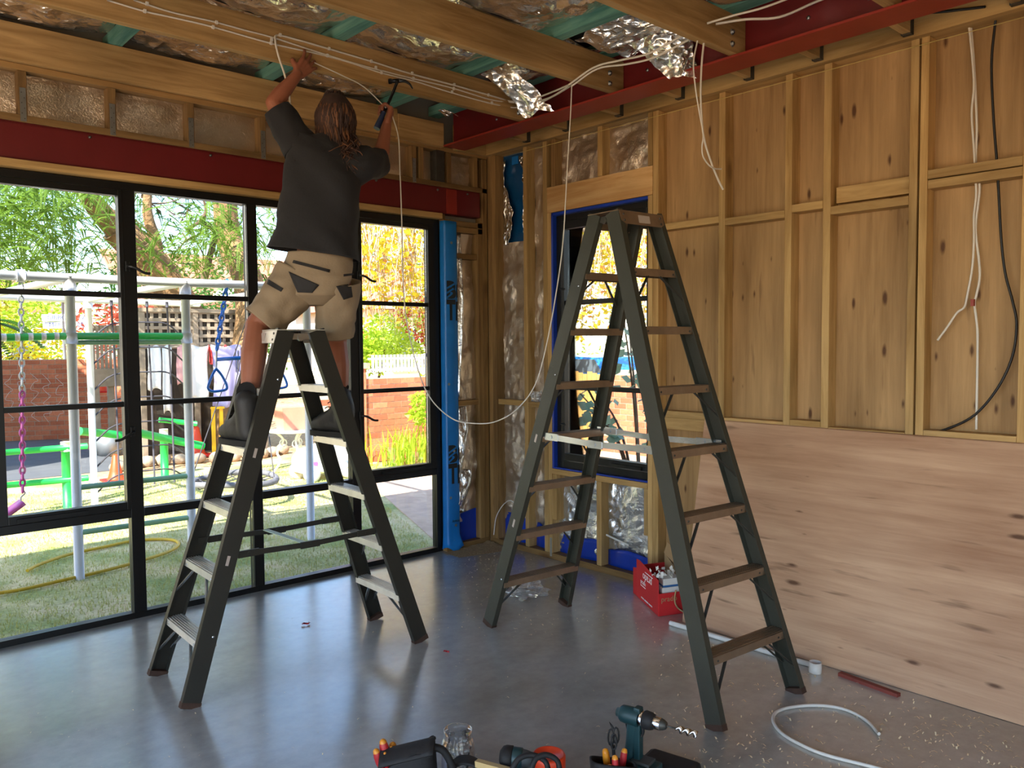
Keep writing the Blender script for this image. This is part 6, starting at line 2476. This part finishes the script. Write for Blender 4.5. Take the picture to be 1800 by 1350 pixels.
def pouch(a, b):
    th = 2 * math.pi * a
    cs, sn = math.cos(th), math.sin(th)
    w_ = (.105 - .012 * b) * math.copysign(abs(cs) ** .6, cs)
    d_ = (.065 - .01 * b) * math.copysign(abs(sn) ** .6, sn)
    top = .165 + .04 * (w_ / .1) + .012 * math.sin(th * 3)
    return g0 + RT * w_ + FW * d_ + UP * (top * b + .001)


MB().grid(pouch, 36, 12, closed_u=True).build('pocket', 'tool_black', tp_, solid=.006)
MB().box((-.09, -.05, 0), (.09, .05, .02)).build('tmp', 'tool_black')
bpy.data.objects.remove(bpy.data.objects['tmp'])
MB().prism([g0 + RT * a + FW * b + UP * .002 for a, b in ((-.1, -.06), (.1, -.06), (.1, .06), (-.1, .06))], UP * .015).build('bottom', 'tool_black', tp_)
MB().grid(lambda a, b: g0 + RT * (-.095 + .19 * a) + FW * (-.062 + .115 * b) + UP * (.16 + .045 * (a - .3) + .03 * math.sin(b * 3.1)), 10, 8).build('flap', 'tool_black', tp_, solid=.005)
MB().tube(smooth_path([g0 + RT * .085 + UP * .19, g0 + RT * .125 + UP * .175, g0 + RT * .155 + UP * .12, g0 + RT * .165 + UP * .06, g0 + RT * .15 + UP * .01], 5), .014, 8).build('strap', 'tool_black', tp_)
for i, (u, v, r) in enumerate(((673, 1303, .0165), (690, 1308, .0165), (661, 1320, .0150), (688, 1316, .012), (677, 1326, .0095))):
    tip = px(u, v, d=(g0 - CAM).dot(_fwd) + (.0, .03, -.02, .0, -.03)[i])
    e = empty('screwdriver', tip - UP * .12, 0, ('tallest red screwdriver with amber tip in the black pouch', 'second red screwdriver tucked behind the pouch flap', 'outermost red screwdriver leaning at the pouch edge', 'short amber tipped screwdriver against the pouch flap', 'thinnest red screwdriver in front of the pouch')[i], 'screwdriver', 'insulated screwdrivers in the pouch')
    ax = (tip - (g0 + RT * (-.04) + UP * -.05)).normalized()
    MB().lathe([(r * .55, -.115), (r * .8, -.09), (r * .75, -.07), (r, -.045), (r * .98, -.018), (r * .8, -.006)], 12, tip, ax).build('handle', 'handle_red', e)
    MB().lathe([(r * .8, -.006), (r * .7, .002), (r * .4, .007), (0, .009)], 12, tip, ax).build('end_cap', 'handle_yellow', e)
    MB().tube([tip - ax * .112, tip - ax * .19], .004, 8).build('shank', 'chrome', e)

# clear jar
gj = ground_at(806, 1370)
jr = empty('jar', gj, 0, 'clear plastic screw top jar half full of white plugs', 'jar')
R0 = .062
MB().lathe([(0, .002), (R0 * .9, .002), (R0, .012), (R0, .12), (R0 * .98, .145), (R0 * .86, .158), (R0 * .83, .16), (R0 * .86, .163), (R0 * .83, .167), (R0 * .86, .172), (R0 * .83, .177), (R0 * .84, .19), (R0 * .81, .19), (R0 * .80, .16), (R0 * .94, .143), (R0 * .965, .12), (R0 * .965, .014), (0, .006)], 40, gj).build('vessel', 'jar_clear', jr)
MB().grid(lambda a, b: gj + (-RT * math.cos(-.6 + 1.5 * a) - FW * math.sin(-.6 + 1.5 * a)) * (R0 * 1.004) + UP * (.02 + .1 * b), 12, 2).build('label', 'label_blue', jr)
random.seed(29)
for i in range(64):
    a, rr_ = random.random() * 6.283, R0 * .85 * math.sqrt(random.random())
    p = gj + Vector((rr_ * math.cos(a), rr_ * math.sin(a), .016 + .115 * random.random() ** .7))
    d = Vector((random.gauss(0, 1), random.gauss(0, 1), random.gauss(0, .6))).normalized() * .009
    o = MB().cyl(p - d, p + d, .0055, 7, .004).build('wall_plug', 'white_plastic')
    tag(o, 'small white plastic plug inside the clear jar', 'plug', 'white plugs in the jar')

# black tool bag handle with a stick through it
gh = ground_at(822, 1392)
hb = empty('tool_strap', gh, 0, 'arched black webbing strap of a tool bag beside the jar', 'strap')


def arch(a, b):
    t = math.pi * a
    c_ = gh + RT * (-.075 * math.cos(t)) + UP * (.115 * math.sin(t) ** .7 + .002) + FW * (.02 * math.cos(t))
    return c_ + FW * (-.03 + .06 * b)


MB().grid(arch, 24, 4).build('webbing', 'tool_black', hb, solid=.008)
sk0, sk1 = px(838, 1341, d=2.85), px(915, 1362, d=2.75)
MB().bar(sk0, sk1, .022, .022).build('timber_stick', 'stick_wood')
tag(bpy.data.objects['timber_stick'], 'pale square timber stick poking out of the strap', 'stick')

# impact driver lying on its side
dA, dB = px(884, 1330, d=2.86), px(942, 1336, d=2.84)
gd = empty('impact_driver', ground_at(905, 1395), 0, 'dark impact driver lying on its side beside the red lid', 'power tool')
axd = (dB - dA).normalized()
MB().lathe([(0, -.012), (.022, -.010), (.036, .0), (.040, .012), (.040, .034), (.036, .036)], 22, dA, axd).build('motor_cap', 'tool_black', gd)
MB().lathe([(.036, .036), (.037, .04), (.036, .068), (.032, .072)], 22, dA, axd).build('band', 'tool_teal', gd)
MB().lathe([(.032, .072), (.030, .085), (.024, .105), (.016, .112), (.012, .13), (0, .13)], 22, dA, axd).build('nose', 'tool_grey', gd)
MB().tube([dA + axd * .04 - UP * .03, dA + axd * .055 - UP * .09, dA + axd * .06 - UP * .15], [.022, .02, .022], 12).build('grip', 'tool_black', gd)
bz = dA + axd * .06
MB().box((bz.x - .045, bz.y - .04, .001), (bz.x + .045, bz.y + .04, .055)).build('battery', 'tool_black', gd, .006)

# red lidded tub
gl = ground_at(965, 1398)
rl = empty('lidded_tub', gl, 0, 'squat tub with a bright red round lid', 'tub')
MB().lathe([(0, 0), (.052, 0), (.055, .004), (.055, .12), (0, .12)], 32, gl).build('tub', 'white_plastic', rl)
MB().lathe([(.056, .10), (.060, .10), (.060, .145), (.056, .152), (.050, .152), (.049, .146), (0, .146)], 40, gl).build('lid', 'lid_red', rl)
# black pliers resting before the lid
gp = ground_at(940, 1420)
pr_ = empty('pliers', gp, 0, 'black handled pliers resting in front of the red lid', 'pliers')
for i, off in enumerate((0, .035)):
    c_ = px(905 + off * 900, 1352, d=2.70)
    MB().tube(smooth_path([px(898 + i * 34, 1356, d=2.70), px(912 + i * 30, 1334, d=2.71), px(935 + i * 26, 1327, d=2.72), px(958 + i * 22, 1338, d=2.72), px(966 + i * 18, 1362, d=2.71)], 5), .0095, 8).build('handle', 'tool_black', pr_)
MB().tube(smooth_path([px(966, 1352, d=2.7), px(955, 1375, d=2.68), px(945, 1400, d=2.66)], 3), [.012] * 7, 8).build('jaw', 'tool_grey', pr_)
hb_ = MB().bar(gp + UP * .001, px(945, 1400, d=2.66), .05, .04).build('pouch_edge', 'tool_black', pr_)

# right pouch with pliers and snips
gq = ground_at(1078, 1405)
tq = empty('tool_pouch', gq, 0, 'brown black tool pouch under the cordless drill, full of hand tools', 'tool pouch')


def pouch2(a, b):
    th = 2 * math.pi * a
    cs, sn = math.cos(th), math.sin(th)
    return gq + RT * ((.07 + .01 * b) * math.copysign(abs(cs) ** .7, cs)) + FW * ((.05 + .01 * b) * math.copysign(abs(sn) ** .7, sn)) + UP * ((.135 + .02 * math.cos(th + 2.2)) * b + .001)


MB().grid(pouch2, 30, 10, closed_u=True).build('pocket', 'tool_black', tq, solid=.006)
MB().prism([gq + RT * a + FW * b + UP * .002 for a, b in ((-.06, -.045), (.06, -.045), (.06, .045), (-.06, .045))], UP * .012).build('bottom', 'tool_black', tq)
DQ = (gq - CAM).dot(_fwd)
sn = empty('snips', px(1075, 1330, d=DQ), 0, 'black looped snips standing in the pouch by the drill', 'snips')
for i, (uc, vc) in enumerate(((1074, 1296), (1083, 1293), (1079, 1304))):
    pts_ = [px(uc + 5 * math.cos(t), vc + 14 * math.sin(t), d=DQ - .01 * i) for t in [j * 6.283 / 12 for j in range(12)]]
    MB().tube(pts_, .0035, 6, closed=True).build('finger_loop', 'tool_black', sn)
MB().tube([px(1079, 1284, d=DQ), px(1076, 1277, d=DQ), px(1071, 1269, d=DQ)], [.005, .004, .001], 6).build('tip', 'tool_black', sn)
MB().tube([px(1078, 1310, d=DQ), px(1080, 1345, d=DQ)], [.006, .007], 6).build('blade', 'tool_black', sn)
for i, (u, v, r, m_, lab) in enumerate(((1064, 1318, .0135, 'handle_amber', 'flat amber plier handle in the pouch by the drill'), (1081, 1330, .0125, 'handle_yellow', 'yellow tipped red handle in front of the pouch by the drill'), (1073, 1346, .0120, 'handle_yellow', 'lowest yellow tipped handle in front of the pouch by the drill'), (1098, 1318, .0125, 'handle_yellow', 'yellow tipped handle leaning on the drill grip'))):
    tip = px(u, v, d=DQ - .05 * (i in (1, 2)))
    e = empty('hand_tool', tip - UP * .1, 0, lab, 'hand tool', 'handles in the pouch by the drill')
    ax = (UP + RT * (-.12 + .1 * i) + FW * .1).normalized()
    MB().lathe([(r * .7, -.11), (r * .9, -.06), (r, -.03), (r * .9, -.008)], 12, tip, ax).build('handle', 'handle_amber' if i == 0 else 'handle_red', e)
    MB().lathe([(r * .9, -.008), (r * .7, .002), (0, .006)], 12, tip, ax).build('end_cap', m_, e)

# cordless drill
zb = .245
DB, DF = px(1093, 1253, z=zb), px(1172, 1276, z=zb)
axd = (DF - DB).normalized()
gD = ground_at(1140, 1378)
dr = empty('cordless_drill', gD, 0, 'dark teal cordless drill standing upright with a spade bit fitted', 'power tool')
sc = (DF - DB).length / .20
S3 = lambda L_: [(r * .9, h_ * sc) for r, h_ in L_]
MB().lathe(S3([(0, -.022), (.018, -.020), (.020, -.006), (.028, -.004), (.034, .004), (.036, .03), (.037, .07), (.036, .085)]), 24, DB, axd).build('motor_housing', 'tool_teal', dr)
MB().lathe(S3([(.030, .085), (.031, .087), (.031, .10), (.027, .102)]), 24, DB, axd).build('collar', 'chrome', dr)
MB().lathe(S3([(.034, .102), (.037, .107), (.035, .13), (.031, .142), (.024, .146)]), 24, DB, axd).build('torque_ring', 'tool_black', dr)
MB().lathe(S3([(.024, .146), (.025, .15), (.024, .175), (.020, .178)]), 24, DB, axd).build('chuck', 'chrome', dr)
MB().lathe(S3([(.023, .176), (.021, .185), (.014, .198), (.005, .202), (0, .202)]), 20, DB, axd).build('chuck_nose', 'dark_zinc', dr)
tipb = DB + axd * .2 * sc
MB().tube([tipb, tipb + axd * .045 * sc], .0030, 8).build('bit_shank', 'dark_zinc', dr)
nb = 22
side_ = axd.cross(UP).normalized()
upb = side_.cross(axd).normalized()
MB().grid(lambda a, b: tipb + axd * (.042 + .085 * b) * sc + (side_ * math.cos(b * 9) + upb * math.sin(b * 9)) * ((a - .5) * .026), 2, nb).build('auger_bit', 'chrome', dr, solid=.005)
hb0 = DB + axd * .055 * sc - UP * .025
hb1 = Vector((hb0.x, hb0.y, .075)) - axd * .02
MB().tube(smooth_path([hb0 + UP * .02, hb0.lerp(hb1, .5), hb1], 5), [.024, .0235, .023, .022, .0215, .021, .021, .0215, .022, .023, .025], 14).build('grip', 'tool_teal', dr)
MB().tube(smooth_path([hb0 + axd * .03, hb0 + axd * .038 - UP * .02, hb0 + axd * .03 - UP * .04], 3), .006, 8).build('trigger', 'tool_black', dr)
MB().bar(DB + axd * .075 * sc + UP * .04 + side_ * .0, DB + axd * .075 * sc - UP * .16, .026, .034, side=axd).build('side_clip', 'tool_teal', dr, .005)
MB().tube([DB + axd * .02 - UP * .03, Vector((DB.x, DB.y, .075)) + axd * .055], [.006, .006], 8).build('hand_guard', 'tool_black', dr)
bt0 = Vector((hb1.x, hb1.y, 0)) + axd * .045
sxv = axd.copy()
sxv.z = 0
sxv.normalize()
syv = sxv.cross(UP).normalized()
pts_ = lambda L_, W_, z, o=0: [bt0 + sxv * (a * L_ + o) + syv * (b * W_) + UP * z for a, b in ((-1, -1), (1, -1), (1, 1), (-1, 1))]
MB().prism(pts_(.085, .045, .002), UP * .055).build('battery', 'tool_black', dr, .008)
MB().prism(pts_(.072, .040, .057), UP * .028).build('battery_slide', 'tool_teal', dr, .006)
MB().prism(pts_(.036, .030, .085, .012), UP * .012).build('battery_latch', 'tool_grey', dr, .003)
tag(MB().prism([g + UP * .001 for g in [bt0 + syv * (a) + sxv * b - syv * .14 - UP * bt0.z for a, b in ((-.06, -.05), (.06, -.05), (.06, .16), (-.06, .16))]], UP * .045).build('tool_bag', 'tool_black', bevel=.02), 'low black tool bag at the foot of the cordless drill', 'tool bag')
